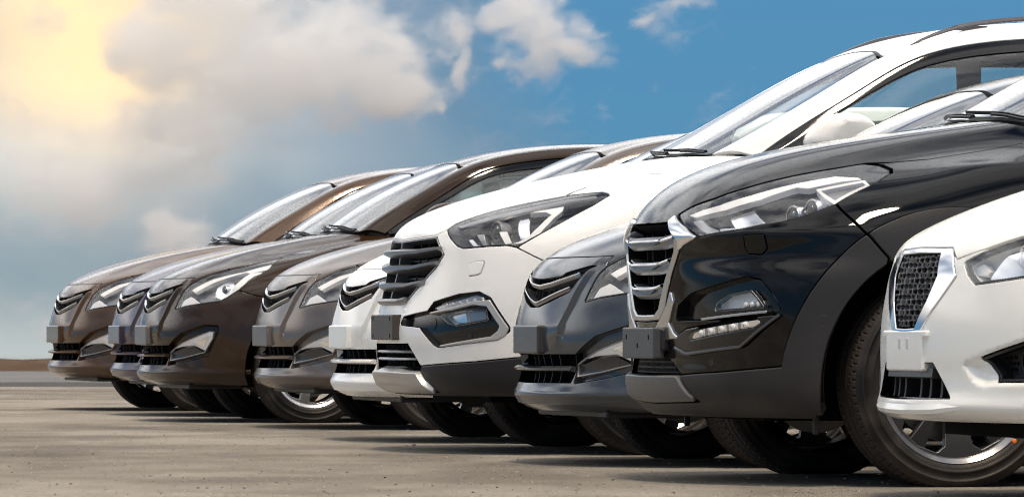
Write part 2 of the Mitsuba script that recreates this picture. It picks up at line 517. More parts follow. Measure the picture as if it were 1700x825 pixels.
def projector(S, uv, off, r, axis=(1, .25, .02), length=.05):
    """A lens barrel facing forward: chrome ring tube and glass dome."""
    P = S.at(*np.array(uv, float), off)
    a = unit(np.array(axis, float))
    ref = unit(np.cross(a, [0, 0, 1.]))
    up = np.cross(ref, a)
    t = np.arange(28) * 2 * np.pi / 28
    circ = np.cos(t)[:, None] * ref + np.sin(t)[:, None] * up
    rings = [(r * .8, -length), (r, -length * .6), (r, -.004), (r * 1.06, 0), (r * 1.0, .004), (r * .88, .003)]
    V = np.vstack([P + a * d + circ * rr for rr, d in rings])
    k = 28
    F = []
    for i in range(len(rings) - 1):
        for j in range(k):
            b = (j + 1) % k
            F += [[i * k + j, i * k + b, i * k + k + b], [i * k + j, i * k + k + b, i * k + k + j]]
    ring = fix(trimesh.Trimesh(V, np.array(F), process=False))
    s = trimesh.creation.icosphere(3, r * .9)
    v = np.array(s.vertices)
    v = v - np.outer(v @ a, a) * .5
    return ring, (v + P, np.array(s.faces), unit(v))

def hexmesh(outline, cell, bar_, wide=1.0):
    """A net of hexagons as one polygon with holes."""
    outline = shapely.affinity.scale(outline, 1 / wide, 1, origin=(0, 0))
    x0, y0, x1, y1 = outline.bounds
    holes = []
    for i in range(int((x1 - x0) / (cell * .87)) + 3):
        for j in range(int((y1 - y0) / (cell * .75)) + 3):
            c = (x0 + (i + .5 * (j % 2)) * cell * .87 - cell, y0 + j * cell * .75 - cell)
            holes.append(shapely.Polygon([(c[0] + (cell / 2 - bar_ / 2) * math.cos(a), c[1] + (cell / 2 - bar_ / 2) * math.sin(a)) for a in np.arange(6) * math.pi / 3 + math.pi / 6]))
    return shapely.affinity.scale(outline.difference(shapely.union_all(holes)), wide, 1, origin=(0, 0))

BLADE = lambda d, t: [(-d * .6, t * .25), (0, t * .5), (d * .35, t * .30), (d * .4, 0), (d * .35, -t * .30), (0, -t * .5), (-d * .6, -t * .3)]

def common_car(name, S, G, F, W, hood_line, gap, lamp, openings, opt):
    """The parts that all four body shapes share. Returns the parts list and the near half outline of the front bumper."""
    P = Parts()
    Vm, Um = S.V[-1], S.U[-1]
    dom = shapely.box(0, -.0, Um, Vm - .002)
    hood = Poly([(0, hood_line[0][1])] + [tuple(p) for p in hood_line if p[0] > 0] + [(hood_line[-1][0] + .01, Vm), (0, Vm)])
    arch_f, arch_r = Poly(F['arch_f']), Poly(F['arch_r'])
    left = Poly([(-.02, -.2), (gap[-1][0], -.2)] + [tuple(p) for p in gap[::-1]] + [(gap[0][0], gap[0][1] + .05), (-.02, Vm + .1)])
    lampb = lamp.buffer(.0015)
    d = [left_of(S, F['door%d' % i]) for i in range(3)]
    cut = shapely.union_all([arch_f, arch_r, hood, lampb] + [o for o in openings])
    clad = opt.get('clad')
    g = .0022
    bumper = left.intersection(dom).difference(cut)
    fender = d[0].difference(left).intersection(dom).difference(cut)
    sill = left_of(S, [(p[0], p[1]) for p in F['sill']]) if False else Poly([tuple(F['sill'][0])] + [tuple(p) for p in F['sill'][1:]] + [(F['sill'][-1][0] + .3, -.2), (F['sill'][0][0] - .3, -.2)])
    sill = sill.intersection(shapely.box(F['arch_f'][-1][0] - .2, -.1, F['arch_r'][0][0] + .2, 1)).difference(shapely.union_all([arch_f, arch_r])).intersection(dom)
    doorf = d[1].difference(d[0]).intersection(dom).difference(shapely.union_all([cut, sill]))
    doorr = d[2].difference(d[1]).intersection(dom).difference(shapely.union_all([cut, sill]))
    rear = dom.difference(d[2]).difference(shapely.union_all([cut, sill]))
    if clad is not None:
        bumper, fender, doorf, doorr, rear = [x.difference(clad) for x in (bumper, fender, doorf, doorr, rear)]
    P.add('hood', 'PAINT', panel(S, sym(hood.intersection(dom)).buffer(-g), 0, .022))
    P.add('fender', 'PAINT', panel(S, fender.buffer(-g), 0, .02), both=True)
    P.add('front_door', 'PAINT', panel(S, doorf.buffer(-g), 0, .02, h=.035, hb=.015), both=True)
    P.add('rear_door', 'PAINT', panel(S, doorr.buffer(-g), 0, .02, h=.035, hb=.015), both=True)
    P.add('rear_quarter', 'PAINT', panel(S, rear.buffer(-g), 0, .02, h=.04, hb=.02), both=True)
    P.add('sill', opt.get('sill_mat', 'PAINT'), panel(S, sill.buffer(-g), 0, .02, h=.04, hb=.02), both=True)
    # dark shell behind the panels
    shell = dom.difference(shapely.union_all([arch_f.buffer(.004), arch_r.buffer(.004), lamp.buffer(.002)] + [o.buffer(.002) for o in openings]))
    P.add('inner_shell', 'void', panel(S, shell, -.028, rim=False, h=.05, hb=.03), both=True)
    # wheel wells
    uw, zw, r, ur = W
    yo = opt['width'] - .03
    A = opt['arch']
    for u in (uw, ur):
        a = np.radians(np.linspace(-8, 188, 40))
        ring = np.stack([-u - A * np.cos(a), a * 0, zw + A * np.sin(a)], 1)
        V = np.vstack([ring + [0, yo, 0], ring + [0, .50, 0], [[-u, .50, zw]]])
        i = np.arange(39)
        Fq = np.vstack([np.stack([i, i + 1, i + 41], 1), np.stack([i, i + 41, i + 40], 1), np.stack([i + 40, i + 41, i * 0 + 80], 1)])
        P.add('wheel_well', 'void', meshkit.arrays((V, Fq), 40), both=True)
    zb = opt['floor']
    P.add('underbody', 'void', join([plane_slab([(-.30, -.55), (-.30, .55), (-(Um * 0 + opt['length'] - .3), .5), (-(opt['length'] - .3), -.5)], zb, zb + .04),
                                    plane_slab([(-(uw + A + .02), -opt['width'] + .06), (-(uw + A + .02), opt['width'] - .06), (-(ur - A - .02), opt['width'] - .06), (-(ur - A - .02), -opt['width'] + .06)], zb - .01, zb + .05)]))
    # wheels
    yc = opt['width'] - .018 - opt['tyre'] / 2
    for k, (u, n) in enumerate(((uw, 420), (ur, 120))):
        M = np.eye(4)
        M[:3, 3] = [-u, yc, zw]
        a = opt.get('spin', .4)
        Rm = np.eye(4)
        Rm[0, 0], Rm[0, 2], Rm[2, 0], Rm[2, 2] = math.cos(a), -math.sin(a), math.sin(a), math.cos(a)
        make_wheel(P, 'wheel', r, opt['rim'], opt['tyre'], opt['style'], n, M @ Rm)
        M2 = M.copy()
        M2[1, 3] *= -1
        make_wheel(P, 'wheel', r, opt['rim'], opt['tyre'], opt['style'], n, M2 @ np.diag([1., -1, 1, 1]) @ Rm)
    # greenhouse
    U, V = G.U, G.V
    ns = len(V)
    i7 = ns - 4 if not opt.get('boot') else ns - 5
    rear_a, rear_b = V[opt['rw'][0]] + .01, V[opt['rw'][1]] - .03
    top = shapely.union_all([shapely.box(0, V[3], U[3] + .001, V[-1]), shapely.box(U[3], 0, U[5], V[-1]), shapely.box(U[5] - .001, opt['vc'], U[8], V[-1])])
    ws = Poly([(0, .03), (U[3] * .75, .025), (U[3] - .010, .035), (U[3] - .012, V[3] - .06), (U[3] - .03, V[3] - .025), (U[3] * .5, V[3] - .004), (0, V[3])])
    rw = Poly([(0, rear_a), (U[3] - .05, rear_a + .01), (U[3] - .02, rear_b), (0, rear_b)])
    top = top.difference(ws.buffer(.004)).difference(rw.buffer(.003))
    P.add('roof', 'PAINT', panel(G, sym(top), 0, .02, h=.024, hb=.014))
    P.add('windscreen', 'glass', panel(G, sym(ws).buffer(-.002), -.004, rim=False, h=.03, hb=.02))
    inner = ws.intersection(Poly([(-.01, .105), (U[3] * .7, .10), (U[3] - .045, .12), (U[3] - .030, V[3] - .075), (U[3] - .045, V[3] - .045), (U[3] * .55, V[3] - .026), (-.01, V[3] - .022)]))
    P.add('windscreen__dark_border', 'trim_dark', panel(G, sym(ws).difference(sym(inner)), -.009, rim=False, h=.02, hb=.012))
    P.add('rear_window', 'glass', panel(G, sym(rw).buffer(-.002), -.004, rim=False, h=.04, hb=.02))
    va, vb, vc = opt['va'], opt['vb'], opt['vc']
    fr = opt.get('frame', .045)
    outer = shapely.box(U[5] + .003, .012, U[8] - .004, vc - .004)
    win = shapely.box(U[5] + fr, va, U[8] - .03, vc - .05).difference(shapely.box(0, vb - .045, 5, vb + .045))
    win = shapely.union_all([rounded(x, .012) for x in geoms(win)])
    P.add('window_frame', 'gloss_black', panel(G, outer.difference(win.buffer(.001)), -.003, .02, bev=.003, h=.02, hb=.012), both=True)
    for x in geoms(win):
        P.add('side_window', 'glass', panel(G, x, -.008, rim=False, h=.04, hb=.02), both=True)
    P.add('headliner', 'trim_light', panel(G, sym(shapely.box(0, V[3] + .02, U[3] + .04, V[opt['rw'][0]])), -.05, rim=False, h=.06, hb=.05))
    # inside face of the pillars
    P.add('pillar_trim', 'trim_light', panel(G, shapely.union_all([shapely.box(U[3] - .01, .02, U[5] + .02, V[opt['rw'][0]]), shapely.box(U[5], vb - .06, U[8], vb + .06), shapely.box(U[5], vc - .03, U[8], V[opt['rw'][0]])]), -.032, rim=False, h=.05, hb=.03), both=True)
    # cowl between hood and windscreen
    q = np.linspace(0, 1, 40)
    ub = S.U[6] * .94
    a = S.at(q * ub, q * 0 + Vm - .012, -.012)
    b = G.at(q * (U[5] - .005), q * 0 + .03, -.012)
    Vv = np.vstack([a, b])
    i = np.arange(39)
    Ff = np.vstack([np.stack([i, i + 1, i + 41], 1), np.stack([i, i + 41, i + 40], 1)])
    cw = meshkit.arrays((Vv, Ff), True)
    P.add('cowl', 'black_plastic', join([cw, mirror(cw)]))
    # wipers
    for s0, s1 in ((-.42, .16), (.0, .50)):
        u = np.linspace(s0, s1, 16)
        v = .030 + .045 * np.linspace(1, 0, 16) * (1 if s0 < -.2 else .7)
        base = G.at(u, v, .008)
        n = G.frame(u, v)[2]
        arm = bar(base, n, [(-.005, -.003), (.006, -.002), (.006, .002), (-.005, .003)])
        base2 = G.at(u[8:], v[8:] - .010, .009)
        P.add('wiper', 'black_plastic', join([arm, bar(base2, n[8:], [(-.004, -.004), (.004, -.003), (.004, .003), (-.004, .004)])]))
    # cabin
    hgt, w = opt['belt'], opt['width']
    uc = opt['seat']
    P.add('dashboard', 'trim_dark', hullm([(-(uc - 1.02), s * w * .62, hgt - .03) for s in (-1, 1)] + [(-(uc - .62), s * w * .80, hgt - .02) for s in (-1, 1)] + [(-(uc - .55), s * w * .80, hgt - .12) for s in (-1, 1)] + [(-(uc - .62), s * w * .78, hgt - .42) for s in (-1, 1)] + [(-(uc - 1.0), s * w * .62, hgt - .4) for s in (-1, 1)]))
    sw = trimesh.creation.torus(.185, .016, 40, 10)
    sw.apply_transform(trimesh.transformations.rotation_matrix(math.radians(66), [0, 1, 0]))
    sw.apply_translation([-(uc - .42), w * .40, hgt - .06])
    P.add('steering_wheel', 'trim_dark', join([fix(sw, 60), tube([(-(uc - .42), w * .40 - .17, hgt - .06), (-(uc - .42), w * .40 + .17, hgt - .06)], .022), tube([(-(uc - .42), w * .40, hgt - .06), (-(uc - .66), w * .40, hgt - .16)], .03)]))
    for k, (u, ys) in enumerate(((uc, (w * .42, -w * .42)), (uc + .86, (w * .44, -w * .44)))):
        for y in ys:
            kk = P.name('seat')
            P.rows.append((kk, 'seat_cloth', seat(u, y, hgt - .50, 0, .5 if k == 0 else .56)))
            P.rows.append((kk + '__headrest', 'seat_cloth', headrest(u + .43, y, hgt + .20)))
    P.add('cabin_floor', 'trim_dark', plane_slab([(-(uc - .9), -w + .12), (-(uc - .9), w - .12), (-(opt['length'] - .35), w - .18), (-(opt['length'] - .35), -w + .18)], zb + .06, zb + .10))
    # door mirrors
    um, zm, ym = opt['mirror']
    a = spl([(.0, .012), (.012, .052), (.05, .098), (.11, .128), (.17, .136), (.235, .126), (.277, .095), (.296, .045), (.292, .006), (.15, -.006), (.015, -.008)], 4, True)
    sec = []
    for y, s, dx in ((-.105, .70, .03), (-.09, .85, .016), (-.04, .98, .004), (.03, 1.0, 0), (.07, .95, .006), (.098, .82, .022), (.108, .62, .045)):
        c = np.array([.16, .045])
        q2 = (a - c) * s * opt.get('mk', 1.0) + c
        sec.append(np.stack([-(um + q2[:, 0] + dx * .6), q2[:, 0] * 0 + ym + y * .95, zm + q2[:, 1]], 1))
    cap = trimesh.convex.convex_hull(np.vstack(sec))
    lo = cap.slice_plane([0, 0, zm - .006], [0, 0, 1], cap=True)
    hi = cap.slice_plane([0, 0, zm - .008], [0, 0, -1], cap=True)
    P.add('mirror', 'PAINT', fix(lo, 30), both=True)
    P.add('mirror__indicator', 'chrome', hullm([(-(um + .10 + k * .17), ym + .094 - .02 * k, zm + .003 + .014 * k + dz) for k in (0, .5, 1) for dz in (0, .007)] + [(-(um + .10 + k * .17), ym + .104 - .02 * k, zm + .003 + .014 * k + dz) for k in (0, .5, 1) for dz in (0, .007)]), both=True)
    P.add('mirror__lower_shell', 'black_plastic', fix(hi, 30), both=True)
    P.add('mirror__foot', 'black_plastic', hullm([(-(um + .03), ym - .09, zm + .0), (-(um + .10), ym - .09, zm + .0), (-(um + .03), ym - .09, zm - .035), (-(um + .11), ym - .09, zm - .035), (-(um - .04), ym - .26, zm - .05), (-(um + .06), ym - .26, zm - .05), (-(um - .02), ym - .26, zm - .01)]), both=True)
    P.add('door_handle', 'PAINT', rbox((.20, .03, .028), .012, (-(uc + .52), w + .002, hgt - .13)), both=True)
    P.add('tail_lamp', 'amber' if False else 'tail_red', rbox((.06, .30, .16), .03, (-(opt['length'] - .10), w * .66, hgt - .16)), both=True)
    return P, bumper
scene['tail_red'] = pr((.35, .01, .01), .15)

# ---------------------------------------------------------------- ground: the lot, the road beyond it, an earth bank, falling land
def asphalt(p, n, uv):
    a = mikit.fbm(p.x * .35, p.y * .5, 3.0, 5)
    b = mikit.fbm(p.x * 2.6 + 7, p.y * 1.3, 1.0, 4)
    s = mikit.noise(p.x * 90, p.y * 90, 2.0)
    s2 = mikit.noise(p.x * 210, p.y * 210, 5.0)
    c = mikit.mix((.165, .149, .130), (.310, .283, .248), mikit.smoothstep(.28, .72, .55 * a + .45 * b))
    c = c * (.90 + .20 * mikit.smoothstep(.2, .85, .55 * s + .45 * s2))
    stain = mikit.smoothstep(.60, .74, mikit.fbm(p.x * .9 + 31, p.y * .5, 8.0, 4))
    c = c * (1 - .14 * stain)
    pit = mikit.smoothstep(.86, .92, mikit.noise(p.x * 38, p.y * 38, 9.0))
    return c * (1 - .30 * pit)
def asphalt_h(p, n, uv):
    return .6 * mikit.noise(p.x * 70, p.y * 70, 2.0) + .4 * mikit.noise(p.x * 170, p.y * 170, 5.0) + 2.5 * mikit.fbm(p.x * 6, p.y * 4, 1.0, 3)
scene['asphalt'] = {'type': 'twosided', 'bsdf': {'type': 'bumpmap', 'arbitrary': mikit.proc(asphalt_h, .002), 'scale': .0035, 'bsdf': {'type': 'diffuse', 'reflectance': mikit.proc(asphalt)}}}
scene['road_mat'] = {'type': 'diffuse', 'reflectance': mikit.proc(lambda p, n, uv: mikit.mix((.14, .142, .148), (.20, .20, .205), mikit.fbm(p.x * .8, p.y * .3, 0, 4)))}
scene['earth_mat'] = {'type': 'diffuse', 'reflectance': mikit.proc(lambda p, n, uv: mikit.mix((.055, .038, .028), (.16, .11, .08), mikit.fbm(p.x * 1.3, p.y * .6, p.z * 9, 5)))}

def sheet(x, y, zf):
    X, Y = np.meshgrid(x, y, indexing='ij')
    nx, ny = X.shape
    V = np.stack([X, Y, zf(X, Y)], -1).reshape(-1, 3)
    i, j = np.meshgrid(np.arange(nx - 1), np.arange(ny - 1), indexing='ij')
    q = np.stack([i * ny + j, (i + 1) * ny + j, (i + 1) * ny + j + 1, i * ny + j + 1], -1).reshape(-1, 4)
    return V, np.vstack([q[:, [0, 1, 2]], q[:, [0, 2, 3]]])

def struct(key, mesh, mat, smooth=False, **k):
    scene[key] = mikit.ply(mesh, mat, smooth=smooth)
    labels[key] = {'kind': 'structure', **k}

struct('ground', sheet(np.array([-60, -20, 20, 60.]), np.array([-40, 0, 20, 49.0]), lambda X, Y: X * 0), 'asphalt')
struct('kerb', sheet(np.linspace(-60, 60, 240), np.array([49.0, 49.01, 49.25, 49.26]), lambda X, Y: np.where((Y > 49.005) & (Y < 49.255), .035 + .01 * meshkit.noise(np.stack([X * 2, Y, X * 0], -1)), -.05)), 'road_mat')
struct('road', sheet(np.array([-60, 0, 60.]), np.array([49.2, 66.5]), lambda X, Y: X * 0 - .004), 'road_mat')
def bank(X, Y):
    t = np.clip((Y - 66) / 6, 0, 1)
    n = meshkit.fbm(np.stack([X * .55, Y * .4, X * 0], -1), 4, 7)
    f = meshkit.fbm(np.stack([X * 3, Y * 2, X * 0], -1), 3, 17)
    return -.03 + t * t * (3 - 2 * t) * (.015 + .15 * n + .03 * f) - np.clip(Y - 78, 0, None) * .02
struct('earth_bank', sheet(np.linspace(-60, 60, 700), np.linspace(66, 92, 60), bank), 'earth_mat', True)
struct('terrain', sheet(np.array([-9000, -400, 400, 9000.]), np.array([88., 400, 3000, 12000.]), lambda X, Y: -.4 - (Y - 88) * .0085), 'earth_mat')

def grit():
    rng = np.random.default_rng(5)
    base = trimesh.creation.icosphere(1, 1.0)
    v0, f0 = np.array(base.vertices), np.array(base.faces)
    Vs, Fs, at = [], [], 0
    for k in range(2200):
        y = 17.0 + 12 * rng.random() ** 1.6
        x = y * (-.095 + .19 * rng.random())
        s = .0012 + .0026 * rng.random() ** 3 + (.003 if rng.random() < .01 else 0)
        v = v0 * (s * (1 + .35 * rng.standard_normal((len(v0), 1)).clip(-1, 1))) * [1.2, 1.2, .8]
        Vs.append(v + [x, y, s * .4])
        Fs.append(f0 + at)
        at += len(v)
    return np.vstack(Vs), np.vstack(Fs)
scene['grit_mat'] = {'type': 'diffuse', 'reflectance': mikit.proc(lambda p, n, uv: mikit.mix((.15, .135, .12), (.46, .43, .38), mikit.smoothstep(.15, .9, mikit.noise(p.x * 30, p.y * 30, 1.0))))}
scene['gravel'] = mikit.ply(grit(), 'grit_mat')
labels['gravel'] = {'kind': 'stuff', 'label': 'loose grit and tiny stones scattered over the worn asphalt', 'category': 'gravel'}

# ---------------------------------------------------------------- cloud bank: real vapour, some three kilometres off
def cloud_bank():
    far = 3000.0
    nx, nz, ny = 600, 300, 16
    x = np.linspace(-330, 130, nx)
    z = np.linspace(-8, 215, nz)
    y = np.linspace(-45, 45, ny)
    k = far / 9500.0
    blobs = [(30, 170, 60, 40, .42), (110, 120, 70, 50, .42), (230, 60, 70, 60, .75), (225, 190, 50, 40, .5), (330, 40, 150, 100, 1.1), (60, 25, 50, 30, .42), (430, 110, 170, 80, 1.05), (300, 190, 150, 70, .8), (420, 200, 110, 60, .7), (600, 70, 90, 80, 1.05), (640, 130, 60, 50, .9), (560, 30, 120, 70, 1.0),
             (560, 160, 60, 40, .7), (740, 40, 38, 45, .85), (765, 90, 18, 40, .7), (830, 20, 70, 40, .95), (900, 60, 70, 45, .9), (960, 80, 50, 30, .8), (985, 45, 40, 16, .7), (140, 310, 90, 60, .62), (300, 405, 62, 42, 1.35), (262, 375, 36, 36, 1.0), (330, 385, 40, 30, 1.0), (450, 185, 90, 50, .95), (385, 235, 90, 45, .8), (470, 255, 60, 26, .8), (150, 320, 70, 50, .8), (230, 300, 60, 40, .6), (100, 270, 80, 40, .6), (360, 290, 36, 20, .6), (665, 160, 40, 14, .6), (720, 160, 14, 12, .5),
             (60, 200, 120, 60, .38), (200, 250, 140, 80, .42), (480, 250, 40, 40, .5), (30, 330, 80, 60, .45), (690, 215, 16, 14, .45), (610, 213, 10, 14, .45), (835, 108, 14, 6, .5), (1075, 20, 20, 10, .45), (1180, 2, 40, 8, .4), (935, 10, 12, 8, .5)]
    X, Z = np.meshgrid(x, z, indexing='ij')
    P = np.stack([X / 60, Z / 60, X * 0], -1)
    wx = (meshkit.fbm(P * 1.3 + 3.1, 5, 21) - .5) * 46
    wz = (meshkit.fbm(P * 1.3 + 9.7, 5, 33) - .5) * 40
    px, py = 850 + (X + wx * 0.8) / k, 541 - (Z + wz * .8 - .52) / k
    m = np.zeros_like(X)
    for bx, by, rx, ry, w in blobs:
        m = np.maximum(m, w * np.exp(-(((px - bx) / rx) ** 2 + ((py - by) / ry) ** 2) * 1.1)) + .12 * w * np.exp(-(((px - bx) / rx) ** 2 + ((py - by) / ry) ** 2) * .6)
    m = m * np.clip((400 + 140 - py) / 60, 0, 1)
    X3, Y3, Z3 = np.meshgrid(x, y, z, indexing='ij')
    w3 = (meshkit.fbm(np.stack([X3 / 26, Y3 / 30, Z3 / 26], -1) + 5.5, 3, 71) - .5) * 16
    n = meshkit.fbm(np.stack([(X3 + w3) / 40 + Z3 / 80, Y3 / 40, (Z3 - w3) / 34 - X3 / 110], -1), 5, 5)
    n2 = np.abs(meshkit.fbm(np.stack([(X3 + w3) / 17 + Z3 / 30, Y3 / 26, (Z3 + w3) / 12 - X3 / 40], -1), 4, 15) - .5) * 2
    m = np.minimum(m, 1.0)
    a, b = (X * .86 - Z * .5), (X * .5 + Z * .86)
    streak = np.clip(meshkit.fbm(np.stack([a / 60, b / 6, X * 0], -1), 5, 44) - .42, 0, 1) * np.clip((-X + 20) / 150, 0, 1)
    f = m[:, None, :] * .95 + (n - .5) * 2.5 - (n2 - .22) * 1.7 - .53 - (np.abs(Y3) / 45) ** 2 * .25
    dens = np.clip(f / .55, 0, 1) ** 1.3 + .02 * np.clip(m[:, None, :] - .2, 0, 1) + .11 * streak[:, None, :]
    edge = np.ones((nx, ny, nz))
    edge[[0, -1]] = 0
    edge[:, [0, -1]] = 0
    edge[:, :, [0, -1]] = 0
    dens = dens * edge
    grid = mi.VolumeGrid(np.ascontiguousarray(dens.transpose(2, 1, 0)[..., None].astype(np.float32)))   # [z][y][x]
    box = T().translate([-330, far - 45, -8]).scale([460, 90, 223])
    scene['cloud_medium'] = {'type': 'heterogeneous', 'sigma_t': {'type': 'gridvolume', 'grid': grid, 'to_world': box, 'filter_type': 'trilinear'}, 'albedo': {'type': 'rgb', 'value': [1.0, .997, .99]}, 'scale': .029,
                             'phase': {'type': 'hg', 'g': -.35}}
    scene['cloud_bank'] = {'type': 'cube', 'to_world': T().translate([-100, far, 103.5]).scale([230, 45, 111.5]), 'bsdf': {'type': 'null'}, 'interior': {'type': 'ref', 'id': 'cloud_medium'}}
    labels['cloud_bank'] = {'kind': 'stuff', 'label': 'bank of broken cream white cloud drifting across the blue sky', 'category': 'cloud'}
cloud_bank()

# ---------------------------------------------------------------- the four body shapes: nodes (u, y, z)
def body_nodes(front, flank, tail):
    return front + flank + tail

def flank_col(u, ys, zs, top):
    return [(u, y, z) for y, z in zip(ys, zs)] + [top]

def greenhouse(stations, bulge=.018):
    """stations: (C(u,z), glass edge (u,y,z), frame edge (u,y,z), belt (u,y,z)); returns nodes [across][along]."""
    cols = []
    for C, G, R, B in stations:
        C, G, R, B = np.array([C[0], 0, C[1]]), np.array(G, float), np.array(R, float), np.array(B, float)
        row = [C]
        for t in (.35, .7):
            row.append(np.array([C[0] + (G[0] - C[0]) * t ** 2, G[1] * t, C[2] + (G[2] - C[2]) * t ** 2.2]))
        row.append(G)
        mid = (G + R) / 2
        out = np.array([-.25 * abs(R[2] - G[2] - .12) * 0, .5, .9])
        row.append(mid + np.array([-.006, .012, .018]) * (bulge / .018))
        row.append(R)
        for t in (.35, .7):
            row.append(R + (B - R) * t + np.array([0, .02 * 4 * t * (1 - t), 0]))
        row.append(B)
        cols.append(row)
    return [[c[k] for c in cols] for k in range(9)]

def tails(z, um, w, top):
    """Rear corner and rear centre ribs."""
    c = [(um - .10 - (.03 if zz < .4 else 0), w * .80, zz) for zz in z] + [(um - .16, w * .66, top)]
    d = [(um - .02, w * .40, zz) for zz in z] + [(um - .08, w * .36, top)]
    e = [(um, 0, zz) for zz in z] + [(um - .06, 0, top)]
    return [c, d, e]

# large black suv
H_BODY = [
    [(.13, 0, .235), (.065, 0, .30), (.05, 0, .40), (.045, 0, .52), (.04, 0, .66), (.036, 0, .78), (.042, 0, .85), (.13, 0, .965), (.45, 0, 1.098), (1.10, 0, 1.205)],
    [(.15, .30, .235), (.085, .30, .30), (.072, .30, .40), (.066, .30, .52), (.062, .30, .66), (.058, .30, .78), (.066, .30, .852), (.155, .31, .963), (.48, .31, 1.10), (1.11, .28, 1.205)],
    [(.22, .56, .235), (.16, .57, .30), (.15, .58, .40), (.145, .585, .52), (.145, .585, .66), (.145, .58, .78), (.165, .57, .86), (.255, .55, .952), (.60, .50, 1.082), (1.15, .46, 1.195)],
    [(.33, .75, .235), (.28, .765, .30), (.265, .775, .40), (.26, .78, .52), (.262, .778, .66), (.275, .765, .78), (.315, .745, .868), (.43, .70, .955), (.76, .61, 1.065), (1.20, .56, 1.18)],
    [(.46, .88, .235), (.44, .895, .30), (.435, .90, .40), (.44, .90, .52), (.45, .895, .66), (.475, .88, .78), (.52, .85, .88), (.63, .79, .965), (.90, .70, 1.055), (1.25, .64, 1.16)],
    [(.90, .915, .235), (.90, .92, .30), (.90, .925, .40), (.90, .925, .52), (.90, .925, .66), (.90, .915, .78), (.91, .895, .885), (.93, .855, .97), (1.05, .785, 1.05), (1.32, .72, 1.135)],
    [(1.40, .90, .235), (1.40, .905, .30), (1.40, .91, .40), (1.40, .915, .52), (1.40, .92, .66), (1.40, .918, .78), (1.40, .905, .89), (1.41, .885, .98), (1.43, .855, 1.05), (1.48, .80, 1.12)],
    [(2.0, .90, .235), (2.0, .905, .30), (2.0, .91, .40), (2.0, .915, .52), (2.0, .92, .66), (2.0, .92, .78), (2.0, .91, .89), (2.0, .89, .98), (2.0, .865, 1.06), (2.0, .83, 1.12)],
    [(2.8, .90, .235), (2.8, .905, .30), (2.8, .91, .40), (2.8, .915, .52), (2.8, .92, .66), (2.8, .92, .78), (2.8, .91, .89), (2.8, .89, .98), (2.8, .865, 1.07), (2.8, .83, 1.14)],
    [(3.55, .90, .235), (3.55, .905, .30), (3.55, .91, .40), (3.55, .915, .52), (3.55, .92, .66), (3.55, .92, .78), (3.55, .91, .89), (3.55, .89, .98), (3.55, .865, 1.08), (3.55, .82, 1.16)],
    [(4.0, .87, .235), (4.0, .88, .30), (4.0, .885, .40), (4.0, .89, .52), (4.0, .89, .66), (4.0, .885, .78), (4.0, .875, .89), (4.0, .86, .98), (4.0, .83, 1.08), (4.0, .78, 1.18)],
] + tails([.235, .30, .40, .52, .66, .78, .89, .98, 1.08], 4.46, .86, 1.18)
H_TOP = greenhouse([
    ((1.10, 1.205), (1.22, .60, 1.185), (1.36, .75, 1.145), (1.38, .78, 1.13)),
    ((1.34, 1.325), (1.41, .61, 1.30), (1.54, .735, 1.285), (1.56, .80, 1.125)),
    ((1.63, 1.475), (1.67, .59, 1.44), (1.78, .715, 1.415), (1.82, .82, 1.12)),
    ((1.96, 1.60), (1.95, .56, 1.565), (2.02, .69, 1.53), (2.1, .83, 1.12)),
    ((2.20, 1.645), (2.2, .55, 1.62), (2.26, .68, 1.57), (2.4, .835, 1.125)),
    ((2.75, 1.67), (2.75, .55, 1.645), (2.75, .68, 1.585), (2.8, .83, 1.14)),
    ((3.4, 1.655), (3.4, .54, 1.63), (3.4, .665, 1.565), (3.45, .82, 1.16)),
    ((3.9, 1.61), (3.9, .52, 1.585), (3.86, .635, 1.52), (3.9, .79, 1.18)),
    ((4.2, 1.52), (4.17, .50, 1.50), (4.1, .60, 1.44), (4.15, .73, 1.18)),
    ((4.41, 1.18), (4.38, .52, 1.18), (4.32, .58, 1.18), (4.26, .62, 1.18))])

